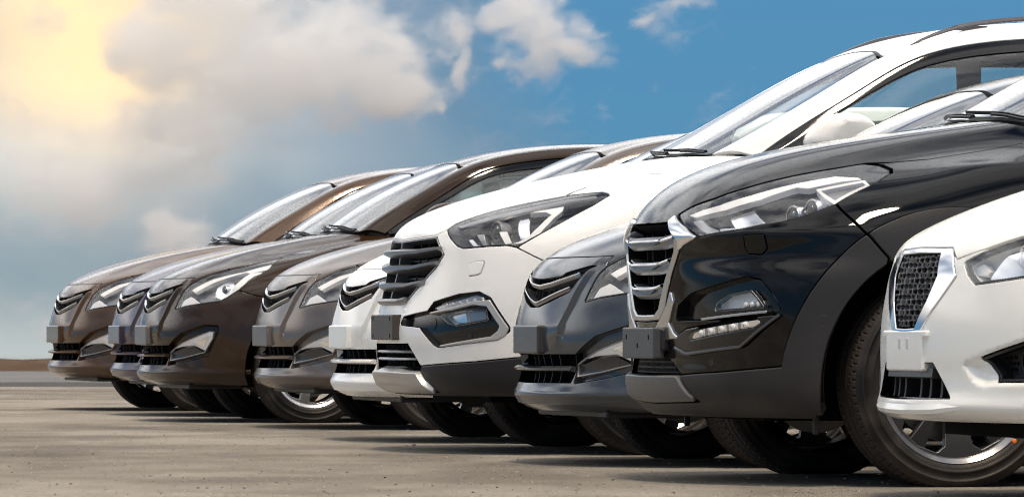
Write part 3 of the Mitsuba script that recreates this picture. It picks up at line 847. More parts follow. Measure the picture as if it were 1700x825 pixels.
# white suv
F_BODY = [
    [(.08, 0, .235), (.015, 0, .29), (-.008, 0, .38), (-.02, 0, .48), (.0, 0, .62), (.04, 0, .78), (.058, 0, .885), (.135, 0, .966), (.51, 0, 1.092), (1.105, 0, 1.215)],
    [(.10, .30, .235), (.035, .31, .29), (.014, .31, .38), (.004, .31, .48), (.024, .30, .62), (.062, .30, .78), (.082, .30, .886), (.16, .31, .966), (.54, .31, 1.095), (1.115, .28, 1.217)],
    [(.17, .58, .235), (.115, .59, .29), (.098, .595, .38), (.092, .60, .48), (.105, .60, .62), (.13, .59, .78), (.15, .58, .888), (.235, .56, .968), (.61, .52, 1.088), (1.14, .47, 1.217)],
    [(.30, .77, .235), (.255, .785, .29), (.235, .795, .38), (.23, .80, .48), (.235, .80, .62), (.255, .79, .78), (.29, .775, .888), (.38, .73, .982), (.72, .655, 1.082), (1.18, .585, 1.218)],
    [(.46, .89, .235), (.44, .905, .29), (.43, .912, .38), (.43, .915, .48), (.435, .912, .62), (.465, .90, .79), (.51, .875, .90), (.61, .815, 1.005), (.89, .725, 1.112), (1.25, .66, 1.217)],
    [(.92, .93, .235), (.92, .935, .29), (.92, .94, .38), (.92, .942, .48), (.92, .942, .62), (.92, .935, .79), (.92, .918, .92), (.94, .875, 1.035), (1.05, .80, 1.13), (1.33, .735, 1.212)],
    [(1.42, .92, .235), (1.42, .925, .29), (1.42, .93, .38), (1.42, .935, .48), (1.42, .938, .62), (1.42, .935, .79), (1.42, .922, .93), (1.42, .90, 1.05), (1.44, .862, 1.135), (1.48, .80, 1.2)],
    [(2.0, .92, .235), (2.0, .925, .29), (2.0, .93, .38), (2.0, .935, .48), (2.0, .938, .62), (2.0, .935, .79), (2.0, .925, .93), (2.0, .905, 1.05), (2.0, .875, 1.14), (2.0, .825, 1.2)],
    [(2.9, .92, .235), (2.9, .925, .29), (2.9, .93, .38), (2.9, .935, .48), (2.9, .938, .62), (2.9, .935, .79), (2.9, .925, .93), (2.9, .905, 1.05), (2.9, .875, 1.15), (2.9, .835, 1.22)],
    [(3.65, .92, .235), (3.65, .925, .29), (3.65, .93, .38), (3.65, .935, .48), (3.65, .938, .62), (3.65, .935, .79), (3.65, .925, .93), (3.65, .905, 1.05), (3.65, .875, 1.16), (3.65, .825, 1.245)],
    [(4.15, .89, .235), (4.15, .90, .29), (4.15, .905, .38), (4.15, .91, .48), (4.15, .91, .62), (4.15, .905, .79), (4.15, .89, .93), (4.15, .87, 1.05), (4.15, .84, 1.16), (4.15, .78, 1.26)],
] + tails([.235, .29, .38, .48, .62, .79, .93, 1.05, 1.16], 4.68, .88, 1.26)
F_TOP = greenhouse([
    ((1.105, 1.215), (1.215, .615, 1.222), (1.365, .765, 1.21), (1.40, .80, 1.197)),
    ((1.36, 1.345), (1.42, .625, 1.33), (1.56, .75, 1.34), (1.58, .80, 1.197)),
    ((1.65, 1.508), (1.68, .605, 1.478), (1.80, .725, 1.48), (1.82, .82, 1.20)),
    ((2.0, 1.677), (1.98, .56, 1.638), (2.06, .70, 1.62), (2.1, .825, 1.203)),
    ((2.25, 1.752), (2.25, .55, 1.73), (2.31, .692, 1.682), (2.4, .83, 1.21)),
    ((2.85, 1.808), (2.85, .55, 1.785), (2.85, .69, 1.712), (2.9, .835, 1.22)),
    ((3.6, 1.80), (3.6, .54, 1.775), (3.6, .675, 1.70), (3.65, .825, 1.245)),
    ((4.1, 1.755), (4.1, .52, 1.73), (4.05, .645, 1.66), (4.1, .785, 1.26)),
    ((4.42, 1.66), (4.39, .50, 1.64), (4.3, .60, 1.57), (4.36, .73, 1.26)),
    ((4.62, 1.26), (4.60, .52, 1.26), (4.54, .60, 1.26), (4.48, .64, 1.26))])

# small saloon (six of them)
S_BODY = [
    [(.08, 0, .20), (.0, 0, .27), (.02, 0, .345), (.005, 0, .43), (.012, 0, .53), (.04, 0, .63), (.062, 0, .71), (.135, 0, .792), (.43, 0, .908), (.985, 0, 1.02)],
    [(.10, .27, .20), (.022, .28, .27), (.042, .28, .345), (.03, .28, .43), (.036, .28, .53), (.062, .275, .63), (.087, .27, .715), (.16, .27, .795), (.46, .28, .912), (1.0, .26, 1.022)],
    [(.18, .51, .20), (.10, .525, .27), (.115, .53, .345), (.108, .53, .43), (.112, .53, .53), (.13, .525, .63), (.16, .51, .722), (.235, .49, .80), (.54, .46, .908), (1.035, .42, 1.022)],
    [(.30, .68, .20), (.235, .695, .27), (.24, .705, .345), (.235, .71, .43), (.235, .71, .53), (.25, .70, .64), (.29, .675, .735), (.38, .63, .82), (.66, .565, .905), (1.09, .53, 1.02)],
    [(.45, .79, .20), (.42, .81, .27), (.415, .82, .345), (.415, .823, .43), (.42, .82, .53), (.44, .81, .645), (.48, .785, .75), (.58, .73, .838), (.82, .65, .92), (1.15, .60, 1.015)],
    [(.82, .835, .20), (.82, .84, .27), (.82, .845, .345), (.82, .848, .43), (.82, .85, .53), (.82, .845, .65), (.83, .83, .76), (.85, .795, .858), (.97, .73, .945), (1.22, .67, 1.01)],
    [(1.28, .83, .20), (1.28, .835, .27), (1.28, .84, .345), (1.28, .845, .43), (1.28, .848, .53), (1.28, .846, .65), (1.28, .838, .77), (1.28, .82, .875), (1.31, .785, .955), (1.36, .735, 1.01)],
    [(1.9, .83, .20), (1.9, .835, .27), (1.9, .84, .345), (1.9, .845, .43), (1.9, .848, .53), (1.9, .848, .65), (1.9, .84, .77), (1.9, .825, .88), (1.9, .80, .965), (1.9, .765, 1.02)],
    [(2.6, .83, .20), (2.6, .835, .27), (2.6, .84, .345), (2.6, .845, .43), (2.6, .848, .53), (2.6, .848, .65), (2.6, .84, .77), (2.6, .825, .88), (2.6, .80, .975), (2.6, .765, 1.04)],
    [(3.35, .83, .20), (3.35, .835, .27), (3.35, .84, .345), (3.35, .845, .43), (3.35, .848, .53), (3.35, .848, .65), (3.35, .84, .77), (3.35, .825, .88), (3.35, .795, .985), (3.35, .75, 1.06)],
    [(3.9, .80, .20), (3.9, .81, .27), (3.9, .815, .345), (3.9, .82, .43), (3.9, .82, .53), (3.9, .818, .65), (3.9, .808, .77), (3.9, .79, .88), (3.9, .755, .985), (3.9, .70, 1.06)],
] + tails([.20, .27, .345, .43, .53, .65, .77, .88, .985], 4.36, .80, 1.05)
S_TOP = greenhouse([
    ((.985, 1.02), (1.09, .55, 1.025), (1.22, .69, 1.02), (1.24, .71, 1.01)),
    ((1.19, 1.17), (1.26, .56, 1.145), (1.39, .675, 1.135), (1.40, .735, 1.008)),
    ((1.43, 1.305), (1.48, .55, 1.275), (1.585, .655, 1.255), (1.62, .75, 1.01)),
    ((1.70, 1.418), (1.70, .52, 1.39), (1.78, .635, 1.362), (1.86, .76, 1.015)),
    ((2.0, 1.492), (2.0, .505, 1.468), (2.06, .62, 1.42), (2.14, .765, 1.025)),
    ((2.42, 1.527), (2.42, .50, 1.503), (2.44, .615, 1.448), (2.5, .765, 1.035)),
    ((2.95, 1.505), (2.95, .49, 1.482), (2.95, .60, 1.425), (2.98, .76, 1.05)),
    ((3.35, 1.42), (3.33, .49, 1.40), (3.29, .585, 1.35), (3.32, .74, 1.06)),
    ((3.68, 1.23), (3.65, .52, 1.225), (3.60, .60, 1.20), (3.62, .71, 1.06)),
    ((3.92, 1.085), (3.90, .55, 1.08), (3.87, .61, 1.07), (3.88, .68, 1.06)),
    ((4.26, 1.065), (4.25, .50, 1.062), (4.22, .56, 1.055), (4.19, .60, 1.05))])

# white small hatchback at the right
I_BODY = [
    [(.08, 0, .24), (.005, 0, .27), (.0, 0, .345), (.0, 0, .43), (.005, 0, .53), (.02, 0, .63), (.05, 0, .735), (.13, 0, .808), (.43, 0, .925), (1.0, 0, 1.03)],
    [(.10, .27, .24), (.027, .28, .27), (.022, .28, .345), (.022, .28, .43), (.027, .28, .53), (.042, .275, .63), (.072, .27, .738), (.155, .27, .81), (.46, .28, .928), (1.015, .26, 1.032)],
    [(.17, .51, .24), (.10, .525, .27), (.095, .53, .345), (.095, .535, .43), (.098, .535, .53), (.113, .53, .63), (.145, .515, .742), (.235, .49, .818), (.54, .46, .925), (1.045, .42, 1.03)],
    [(.28, .68, .24), (.225, .695, .27), (.215, .705, .345), (.213, .71, .43), (.216, .71, .53), (.235, .70, .64), (.28, .675, .752), (.38, .63, .835), (.66, .565, .922), (1.10, .53, 1.028)],
] + [[(u, y * (1.0 if k < 9 else 1.0), z + (.012 if k > 5 else 0)) for k, (u, y, z) in enumerate([(a_, b_, .245 if c_ == .20 else .29 if c_ == .27 else c_) for a_, b_, c_ in c])] for c in S_BODY[4:10]] + [
    [(3.55, .80, z) for z in (.205, .27, .345, .43, .53, .65, .77, .89)] + [(3.55, .76, .99), (3.55, .72, 1.07)],
] + tails([.205, .27, .345, .43, .53, .65, .77, .89, .99], 3.95, .80, 1.07)
I_TOP = greenhouse([
    ((1.0, 1.03), (1.10, .55, 1.035), (1.23, .69, 1.03), (1.25, .71, 1.02)),
    ((1.21, 1.18), (1.27, .56, 1.155), (1.40, .675, 1.145), (1.41, .735, 1.018)),
    ((1.45, 1.315), (1.49, .55, 1.285), (1.595, .655, 1.265), (1.63, .75, 1.02)),
    ((1.72, 1.43), (1.71, .52, 1.40), (1.79, .635, 1.372), (1.87, .76, 1.025)),
    ((2.0, 1.495), (2.0, .505, 1.47), (2.06, .62, 1.425), (2.14, .765, 1.035)),
    ((2.45, 1.52), (2.45, .50, 1.495), (2.46, .615, 1.445), (2.5, .765, 1.045)),
    ((3.0, 1.505), (3.0, .49, 1.482), (3.0, .60, 1.43), (3.02, .755, 1.06)),
    ((3.45, 1.45), (3.43, .48, 1.43), (3.38, .57, 1.38), (3.40, .72, 1.07)),
    ((3.7, 1.35), (3.67, .47, 1.335), (3.6, .55, 1.28), (3.65, .68, 1.07)),
    ((3.90, 1.07), (3.87, .48, 1.07), (3.82, .54, 1.07), (3.78, .58, 1.07))])

# outlines of lamps, openings and seams, in the parameters of each body surface (metres along it)
FE = {
 'H': {
  'lamp': [[0.278,0.695],[0.333,0.72],[0.429,0.747],[0.522,0.794],[0.603,0.85],[0.667,0.891],[0.708,0.923],[0.77,0.917],[0.843,0.892],[0.889,0.863],[0.922,0.802],[0.898,0.704],[0.848,0.666],[0.782,0.643],[0.652,0.616],[0.475,0.593],[0.402,0.633]],
  'lamp_strip': [[0.315,0.698],[0.382,0.717],[0.458,0.735],[0.55,0.777],[0.632,0.833],[0.7,0.873],[0.779,0.868],[0.809,0.857],[0.76,0.843],[0.709,0.807],[0.664,0.813],[0.612,0.758],[0.513,0.715],[0.38,0.69]],
  'lamp_tri': [[0.741,0.8],[0.829,0.849],[0.885,0.817],[0.882,0.716]],
  'lamp_tri_in': [[0.771,0.792],[0.841,0.832],[0.872,0.815],[0.866,0.739]],
  'lamp_low': [[0.524,0.703],[0.598,0.741],[0.687,0.681],[0.581,0.65]],
  'lamp_bar': [[0.523,0.641],[0.726,0.649],[0.712,0.635],[0.539,0.616]],
  'lamp_led': [[0.353,0.681],[0.4,0.692],[0.47,0.652],[0.51,0.639],[0.535,0.611],[0.483,0.608],[0.423,0.645]],
  'p1': [[0.764,0.707]],
  'p2': [[0.803,0.729]],
  'p3': [[0.725,0.7]],
  'grille': [[0.051,0.663],[0.243,0.662],[0.32,0.599],[0.311,0.538],[0.286,0.504],[0.232,0.442],[0.199,0.397],[0.167,0.353],[0.119,0.333],[0.019,0.332]],
  'grille_outer': [[0.04,0.67],[0.253,0.67],[0.331,0.639],[0.356,0.586],[0.345,0.537],[0.321,0.502],[0.272,0.438],[0.245,0.392],[0.22,0.342],[0.181,0.312],[0.015,0.308]],
  'wing': [[0.244,0.67],[0.276,0.691],[0.383,0.642],[0.464,0.587],[0.428,0.575],[0.381,0.558],[0.348,0.535],[0.344,0.581]],
  'slat1': [[0.052,0.573],[0.218,0.573],[0.312,0.588]],
  'slat2': [[0.036,0.481],[0.177,0.482],[0.271,0.495]],
  'slat3': [[0.029,0.405],[0.14,0.407],[0.203,0.416]],
  'recess': [[0.307,0.311],[0.327,0.36],[0.41,0.399],[0.543,0.425],[0.693,0.453],[0.742,0.443],[0.78,0.404],[0.819,0.341],[0.773,0.33],[0.579,0.315]],
  'fog': [[0.533,0.342],[0.548,0.369],[0.602,0.395],[0.702,0.409],[0.727,0.387],[0.758,0.351]],
  'fog_led': [[0.652,0.352],[0.663,0.37],[0.742,0.376],[0.751,0.356]],
  'fog_trim': [[0.467,0.319],[0.767,0.344],[0.771,0.336],[0.474,0.311]],
  'drl': [[0.396,0.247],[0.417,0.27],[0.477,0.284],[0.727,0.313],[0.748,0.307],[0.713,0.289]],
  'low_trim': [[0.194,0.322],[0.248,0.362],[0.285,0.416],[0.306,0.372],[0.263,0.305],[0.297,0.273],[0.343,0.251],[0.216,0.243],[0.127,0.263],[0.14,0.293]],
  'pod': [[0.28,0.249],[0.379,0.283],[0.773,0.328],[0.817,0.33],[0.685,0.232],[0.394,0.2],[0.317,0.219]],
  'pod_trim': [[0.309,0.221],[0.386,0.2],[0.664,0.226],[0.817,0.33]],
  'skirt': [[0.341,0.133],[0.575,0.144],[0.754,0.157],[0.866,0.166],[0.891,0.178],[0.897,0.227],[0.903,0.285],[0.929,0.363],[0.962,0.458],[1.013,0.534],[1.054,0.571]],
  'skirt_top0': [[-0.41,0.13],[0.341,0.133]],
  'mesh': [[-0.007,0.186],[0.175,0.199],[0.323,0.137],[-0.012,0.135]],
  'open': [[0.001,0.242],[0.161,0.23],[0.327,0.135],[-0.012,0.133]],
  'skid': [[-0.013,0.131],[0.332,0.132],[0.364,0.101],[0.426,0.049],[-0.173,0.039]],
  'gap': [[0.898,0.704],[0.989,0.63],[1.054,0.571],[1.109,0.512]],
  'hood': [[-0.141,0.671],[0.044,0.668],[0.254,0.669],[0.278,0.695],[0.333,0.72],[0.429,0.747],[0.522,0.794],[0.603,0.85],[0.667,0.891],[0.708,0.923],[0.777,0.934],[0.853,0.966],[0.899,1.032],[0.97,1.139]],
  'tow': [[0.673,0.59],[0.744,0.59],[0.756,0.544],[0.737,0.526],[0.686,0.528],[0.674,0.549]],
  'sens': [[0.945,0.314]],
  'sens2': [[0.519,0.173]],
  'arch_lip': [[0.945,0.027],[0.958,0.101]],
  'arch_f': [[0.919,-0.05],[0.929,0.018],[0.941,0.067],[0.946,0.114],[0.95,0.159],[0.957,0.204],[0.966,0.248],[0.98,0.291],[0.996,0.332],[1.015,0.37],[1.037,0.406],[1.06,0.439],[1.086,0.469],[1.114,0.495],[1.144,0.518],[1.177,0.535],[1.212,0.549],[1.249,0.557],[1.288,0.562],[1.328,0.562],[1.368,0.557],[1.407,0.549],[1.445,0.535],[1.482,0.518],[1.516,0.496],[1.549,0.469],[1.579,0.439],[1.608,0.406],[1.633,0.37],[1.656,0.331],[1.675,0.291],[1.69,0.248],[1.701,0.204],[1.708,0.159],[1.71,0.114],[1.708,0.067],[1.702,0.018],[1.712,-0.05]],
  'arch_r': [[3.458,-0.05],[3.468,0.018],[3.461,0.067],[3.458,0.114],[3.46,0.159],[3.467,0.204],[3.478,0.248],[3.494,0.291],[3.515,0.331],[3.539,0.37],[3.567,0.406],[3.598,0.439],[3.633,0.47],[3.67,0.496],[3.71,0.518],[3.752,0.536],[3.796,0.549],[3.841,0.557],[3.887,0.561],[3.933,0.561],[3.979,0.557],[4.025,0.549],[4.069,0.536],[4.112,0.518],[4.153,0.496],[4.19,0.47],[4.225,0.439],[4.256,0.406],[4.284,0.37],[4.308,0.331],[4.328,0.291],[4.344,0.248],[4.355,0.204],[4.362,0.159],[4.364,0.114],[4.361,0.067],[4.354,0.018],[4.364,-0.05]],
  'clad_f': [[0.79,0.059],[0.807,0.105],[0.816,0.149],[0.824,0.193],[0.837,0.237],[0.851,0.279],[0.868,0.321],[0.887,0.362],[0.906,0.4],[0.927,0.437],[0.947,0.473],[0.968,0.506],[0.99,0.536],[1.014,0.564],[1.04,0.588],[1.067,0.609],[1.097,0.627],[1.129,0.643],[1.163,0.656],[1.201,0.666],[1.242,0.672],[1.285,0.674],[1.328,0.673],[1.371,0.668],[1.412,0.659],[1.452,0.646],[1.491,0.631],[1.528,0.614],[1.564,0.594],[1.598,0.571],[1.629,0.546],[1.659,0.517],[1.687,0.485],[1.712,0.45],[1.736,0.413],[1.757,0.374],[1.776,0.334],[1.791,0.293],[1.803,0.251],[1.812,0.208],[1.818,0.164],[1.821,0.12],[1.82,0.075],[1.815,0.027]],
  'clad_r': [[3.357,0.028],[3.352,0.075],[3.35,0.12],[3.352,0.163],[3.358,0.207],[3.367,0.25],[3.38,0.292],[3.396,0.332],[3.414,0.372],[3.436,0.41],[3.461,0.447],[3.488,0.482],[3.518,0.514],[3.551,0.542],[3.586,0.567],[3.622,0.589],[3.661,0.608],[3.701,0.624],[3.743,0.638],[3.785,0.649],[3.829,0.657],[3.873,0.662],[3.917,0.663],[3.962,0.66],[4.006,0.655],[4.05,0.646],[4.093,0.634],[4.135,0.619],[4.175,0.602],[4.213,0.582],[4.249,0.559],[4.283,0.533],[4.314,0.504],[4.343,0.47],[4.369,0.435],[4.392,0.397],[4.412,0.359],[4.429,0.319],[4.443,0.278],[4.453,0.236],[4.461,0.192],[4.467,0.149],[4.472,0.105],[4.473,0.06]],
  'door0': [[1.867,-0.018],[1.877,0.074],[1.886,0.157],[1.896,0.239],[1.905,0.32],[1.914,0.402],[1.922,0.486],[1.931,0.565],[1.941,0.64],[1.943,0.73],[1.941,0.898],[1.938,1.234]],
  'door1': [[2.925,-0.018],[2.929,0.074],[2.934,0.157],[2.938,0.239],[2.943,0.32],[2.947,0.402],[2.951,0.486],[2.955,0.565],[2.96,0.641],[2.965,0.733],[2.97,0.876],[2.97,1.172]],
  'door2': [[3.827,-0.018],[3.831,0.074],[3.833,0.157],[3.837,0.239],[3.841,0.32],[3.846,0.402],[3.85,0.486],[3.854,0.565],[3.858,0.64],[3.862,0.733],[3.866,0.864],[3.871,1.077]],
  'sill': [[1.609,0.072],[2.037,0.072],[2.469,0.072],[2.909,0.072],[3.351,0.072],[3.791,0.072]],
 },
 'F': {
  'lamp': [[0.495,0.727],[0.518,0.765],[0.631,0.838],[0.754,0.897],[0.853,0.932],[0.995,0.909],[1.058,0.881],[1.09,0.86],[1.072,0.811],[1.005,0.742],[0.931,0.671],[0.883,0.625],[0.844,0.637],[0.772,0.636],[0.642,0.625],[0.604,0.636],[0.54,0.682]],
  'tri': [[0.811,0.826],[0.928,0.846],[0.952,0.813],[0.948,0.743],[0.933,0.673],[0.884,0.65],[0.846,0.649],[0.872,0.659],[0.903,0.684],[0.919,0.741],[0.925,0.794],[0.89,0.816]],
  'refl': [[0.806,0.801],[0.835,0.809],[0.86,0.783],[0.904,0.698],[0.9,0.681],[0.871,0.683],[0.851,0.717]],
  'refl2': [[0.762,0.735],[0.799,0.733],[0.842,0.664],[0.819,0.657]],
  'pods': [[0.625,0.684],[0.65,0.687],[0.686,0.653],[0.723,0.647],[0.707,0.641],[0.662,0.647]],
  'pods2': [[0.656,0.723],[0.697,0.725],[0.733,0.653],[0.717,0.65]],
  'top_strip': [[0.54,0.753],[0.672,0.811],[0.808,0.86],[0.898,0.893],[0.994,0.895],[1.022,0.875],[0.933,0.861],[0.842,0.828],[0.701,0.785],[0.581,0.74]],
  'grille': [[0.037,0.672],[0.44,0.685],[0.521,0.596],[0.469,0.536],[0.256,0.392],[0.093,0.384]],
  'slat1': [[-0.045,0.601],[0.306,0.61],[0.502,0.623]],
  'slat2': [[-0.078,0.52],[0.265,0.535],[0.489,0.558]],
  'slat3': [[-0.045,0.446],[0.245,0.457],[0.398,0.475]],
  'slat4': [[0.003,0.392],[0.18,0.391],[0.266,0.398]],
  'recess': [[0.223,0.299],[0.255,0.331],[0.462,0.354],[0.499,0.391],[0.65,0.423],[0.754,0.432],[0.807,0.408],[0.891,0.29],[0.891,0.271],[0.842,0.239],[0.55,0.206],[0.52,0.216],[0.416,0.289]],
  'frame': [[0.447,0.343],[0.625,0.372],[0.735,0.396],[0.807,0.4],[0.891,0.285],[0.877,0.255],[0.843,0.237],[0.547,0.206],[0.544,0.214],[0.815,0.253],[0.843,0.275],[0.85,0.294],[0.793,0.372],[0.731,0.378],[0.627,0.357],[0.457,0.337]],
  'fog': [[0.544,0.341],[0.706,0.365],[0.791,0.362],[0.801,0.317],[0.654,0.294],[0.604,0.304]],
  'fog_in': [[0.574,0.338],[0.667,0.352],[0.678,0.309],[0.62,0.306]],
  'fog_in2': [[0.686,0.355],[0.778,0.355],[0.785,0.321],[0.696,0.309]],
  'drl': [[0.505,0.368],[0.621,0.394],[0.733,0.419],[0.785,0.409],[0.736,0.395],[0.625,0.375],[0.524,0.36]],
  'low': [[0.144,0.219],[0.309,0.22],[0.416,0.123],[0.094,0.121]],
  'band': [[0.097,0.125],[0.427,0.132],[0.744,0.15],[0.96,0.17],[1.022,0.18]],
  'skid': [[0.089,0.112],[0.412,0.11],[0.474,0.021],[-0.228,0.018]],
  'hood': [[0.028,0.682],[0.422,0.696],[0.495,0.727],[0.518,0.765],[0.631,0.838],[0.754,0.897],[0.834,0.934],[0.719,1.031],[0.714,1.078],[0.726,1.138],[0.743,1.159],[1.066,1.181]],
  'gap': [[0.883,0.623],[0.95,0.579],[1.014,0.54],[1.088,0.5]],
  'washer': [[0.694,0.553],[0.709,0.56],[0.756,0.566],[0.761,0.552],[0.752,0.513],[0.738,0.505],[0.692,0.5]],
  'sens': [[0.706,0.253]],
  'sens2': [[0.249,0.359]],
  'tow': [[0.486,0.304]],
  'arch_f': [[1.033,-0.05],[1.043,0.018],[1.046,0.068],[1.049,0.114],[1.052,0.159],[1.058,0.204],[1.066,0.248],[1.079,0.292],[1.094,0.333],[1.112,0.372],[1.132,0.407],[1.155,0.438],[1.18,0.467],[1.207,0.492],[1.237,0.514],[1.27,0.533],[1.305,0.547],[1.343,0.557],[1.381,0.562],[1.42,0.562],[1.459,0.558],[1.498,0.549],[1.536,0.536],[1.572,0.518],[1.607,0.497],[1.641,0.471],[1.672,0.441],[1.7,0.407],[1.726,0.371],[1.749,0.332],[1.768,0.291],[1.782,0.249],[1.793,0.204],[1.799,0.159],[1.801,0.114],[1.798,0.068],[1.791,0.018],[1.801,-0.05]],
  'arch_r': [[3.6010000000000004,-0.05],[3.611,0.018],[3.604,0.068],[3.601,0.114],[3.603,0.159],[3.609,0.204],[3.618,0.249],[3.633,0.291],[3.653,0.332],[3.677,0.371],[3.704,0.407],[3.735,0.441],[3.769,0.471],[3.807,0.496],[3.846,0.518],[3.888,0.536],[3.932,0.549],[3.977,0.558],[4.023,0.562],[4.069,0.562],[4.116,0.558],[4.162,0.549],[4.206,0.536],[4.249,0.518],[4.29,0.496],[4.327,0.471],[4.362,0.441],[4.393,0.407],[4.421,0.371],[4.445,0.332],[4.464,0.291],[4.478,0.249],[4.487,0.204],[4.492,0.159],[4.493,0.114],[4.491,0.068],[4.483,0.018],[4.492999999999999,-0.05]],
  'door0': [[1.919,-0.019],[1.929,0.075],[1.939,0.157],[1.948,0.239],[1.958,0.322],[1.967,0.404],[1.976,0.486],[1.985,0.565],[1.993,0.641],[2.001,0.716],[2.01,0.8],[2.013,0.95]],
  'door1': [[3.032,-0.019],[3.036,0.075],[3.041,0.157],[3.045,0.239],[3.05,0.322],[3.054,0.404],[3.058,0.486],[3.063,0.565],[3.067,0.641],[3.072,0.717],[3.076,0.802],[3.08,0.937]],
  'door2': [[4.012,-0.019],[4.016,0.075],[4.021,0.157],[4.024,0.239],[4.028,0.322],[4.032,0.404],[4.036,0.486],[4.04,0.565],[4.045,0.641],[4.049,0.717],[4.053,0.802],[4.057,0.924]],
  'sill': [[1.644,0.073],[2.07,0.073],[2.506,0.073],[2.946,0.073],[3.387,0.073],[3.826,0.073]],
 },
 'S': {
  'grille': [[0.05,0.55],[0.25,0.554],[0.28,0.57],[0.474,0.598],[0.364,0.475],[0.198,0.432],[0.074,0.41]],
  'slat1': [[0.053,0.511],[0.159,0.518],[0.407,0.553]],
  'slat2': [[0.04,0.427],[0.122,0.441],[0.358,0.491]],
  'hoodfront': [[-0.013,0.663],[0.349,0.655],[0.522,0.652]],
  'nose_edge': [[0.043,0.557],[0.248,0.557],[0.281,0.573],[0.476,0.603]],
  'low': [[0.199,0.224],[0.45,0.225],[0.411,0.123],[0.2,0.121]],
  'bar': [[0.17,0.171],[0.405,0.173]],
  'lip_top': [[0.201,0.119],[0.423,0.122],[0.581,0.131],[0.68,0.137]],
  'crease': [[0.473,0.566],[0.38,0.383],[0.342,0.288]],
  'tow': [[0.339,0.273]],
  'c_lamp': [[0.465,0.433],[0.509,0.553],[0.534,0.591],[0.631,0.663],[0.765,0.705],[0.857,0.786],[0.927,0.672],[0.916,0.632],[0.861,0.535],[0.814,0.49],[0.78,0.468],[0.667,0.458],[0.548,0.449]],
  'c_top': [[0.546,0.566],[0.648,0.643],[0.786,0.684],[0.871,0.764],[0.907,0.693],[0.833,0.662],[0.794,0.675],[0.674,0.609],[0.585,0.543]],
  'c_ess': [[0.488,0.439],[0.52,0.496],[0.569,0.516],[0.646,0.469],[0.764,0.476],[0.806,0.51],[0.823,0.595],[0.838,0.657],[0.913,0.657],[0.877,0.626],[0.861,0.565],[0.826,0.491],[0.769,0.465],[0.657,0.457]],
  'c_proj': [[0.725,0.508],[0.708,0.58],[0.738,0.617],[0.782,0.612],[0.817,0.569],[0.809,0.51],[0.77,0.49]],
  'c_gap': [[0.857,0.529],[0.92,0.505],[0.995,0.483]],
  'c_fogsur': [[0.437,0.224],[0.549,0.292],[0.706,0.337],[0.787,0.332],[0.788,0.293],[0.723,0.166],[0.572,0.136],[0.432,0.119]],
  'c_fog': [[0.432,0.189],[0.552,0.242],[0.736,0.304],[0.764,0.303],[0.757,0.261],[0.701,0.186],[0.569,0.159],[0.438,0.142]],
  'c_foglamp': [[0.432,0.189],[0.552,0.242],[0.736,0.304],[0.764,0.303],[0.757,0.261],[0.705,0.192],[0.639,0.222],[0.542,0.215]],
  'c_hoodside': [[0.528,0.6],[0.618,0.675],[0.748,0.72],[0.806,0.807],[0.915,0.846],[1.258,0.839]],
  'c_crease': [[0.302,0.335],[0.527,0.419],[0.715,0.45]],
  'arch_f': [[0.914,-0.05],[0.924,0.059],[0.927,0.096],[0.931,0.131],[0.935,0.166],[0.942,0.201],[0.952,0.234],[0.963,0.267],[0.977,0.298],[0.992,0.326],[1.009,0.353],[1.027,0.377],[1.048,0.399],[1.07,0.417],[1.095,0.433],[1.121,0.445],[1.148,0.455],[1.177,0.461],[1.207,0.464],[1.236,0.464],[1.267,0.46],[1.297,0.454],[1.326,0.444],[1.354,0.431],[1.381,0.416],[1.407,0.397],[1.431,0.376],[1.453,0.353],[1.473,0.327],[1.491,0.298],[1.507,0.267],[1.52,0.234],[1.53,0.201],[1.537,0.166],[1.542,0.131],[1.543,0.096],[1.541,0.059],[1.551,-0.05]],
  'arch_r': [[3.3590000000000004,-0.05],[3.369,0.059],[3.367,0.096],[3.369,0.131],[3.372,0.166],[3.379,0.201],[3.389,0.234],[3.402,0.267],[3.419,0.298],[3.44,0.326],[3.462,0.353],[3.488,0.377],[3.515,0.398],[3.545,0.417],[3.576,0.432],[3.609,0.445],[3.644,0.454],[3.679,0.46],[3.715,0.464],[3.751,0.464],[3.787,0.46],[3.822,0.454],[3.857,0.445],[3.891,0.432],[3.922,0.417],[3.952,0.398],[3.98,0.377],[4.006,0.353],[4.03,0.326],[4.05,0.298],[4.068,0.267],[4.08,0.234],[4.088,0.201],[4.093,0.166],[4.096,0.131],[4.097,0.096],[4.096,0.059],[4.106,-0.05]],
  'door0': [[1.668,0.025],[1.677,0.101],[1.685,0.171],[1.693,0.242],[1.701,0.312],[1.709,0.381],[1.716,0.448],[1.724,0.513],[1.732,0.578],[1.74,0.649],[1.741,0.754],[1.706,1.039]],
  'door1': [[2.648,0.025],[2.651,0.101],[2.655,0.171],[2.659,0.242],[2.662,0.312],[2.666,0.381],[2.67,0.448],[2.673,0.513],[2.677,0.579],[2.681,0.648],[2.685,0.74],[2.688,0.938]],
  'door2': [[3.548,0.025],[3.552,0.101],[3.555,0.171],[3.556,0.242],[3.559,0.312],[3.563,0.381],[3.567,0.448],[3.57,0.513],[3.574,0.578],[3.577,0.649],[3.581,0.737],[3.584,0.878]],
  'sill': [[1.577,0.07],[2.004,0.07],[2.442,0.07],[2.882,0.07],[3.322,0.07],[3.762,0.07]],
 },
 'I': {
  'grille': [[-0.045,0.551],[0.195,0.544],[0.213,0.468],[0.164,0.384],[0.091,0.297],[-0.011,0.295]],
  'grille_outer': [[-0.081,0.573],[0.264,0.562],[0.33,0.463],[0.252,0.384],[0.135,0.279],[-0.007,0.275]],
  'hood': [[-0.092,0.578],[0.252,0.568],[0.311,0.52],[0.449,0.557],[0.558,0.601],[0.639,0.643]],
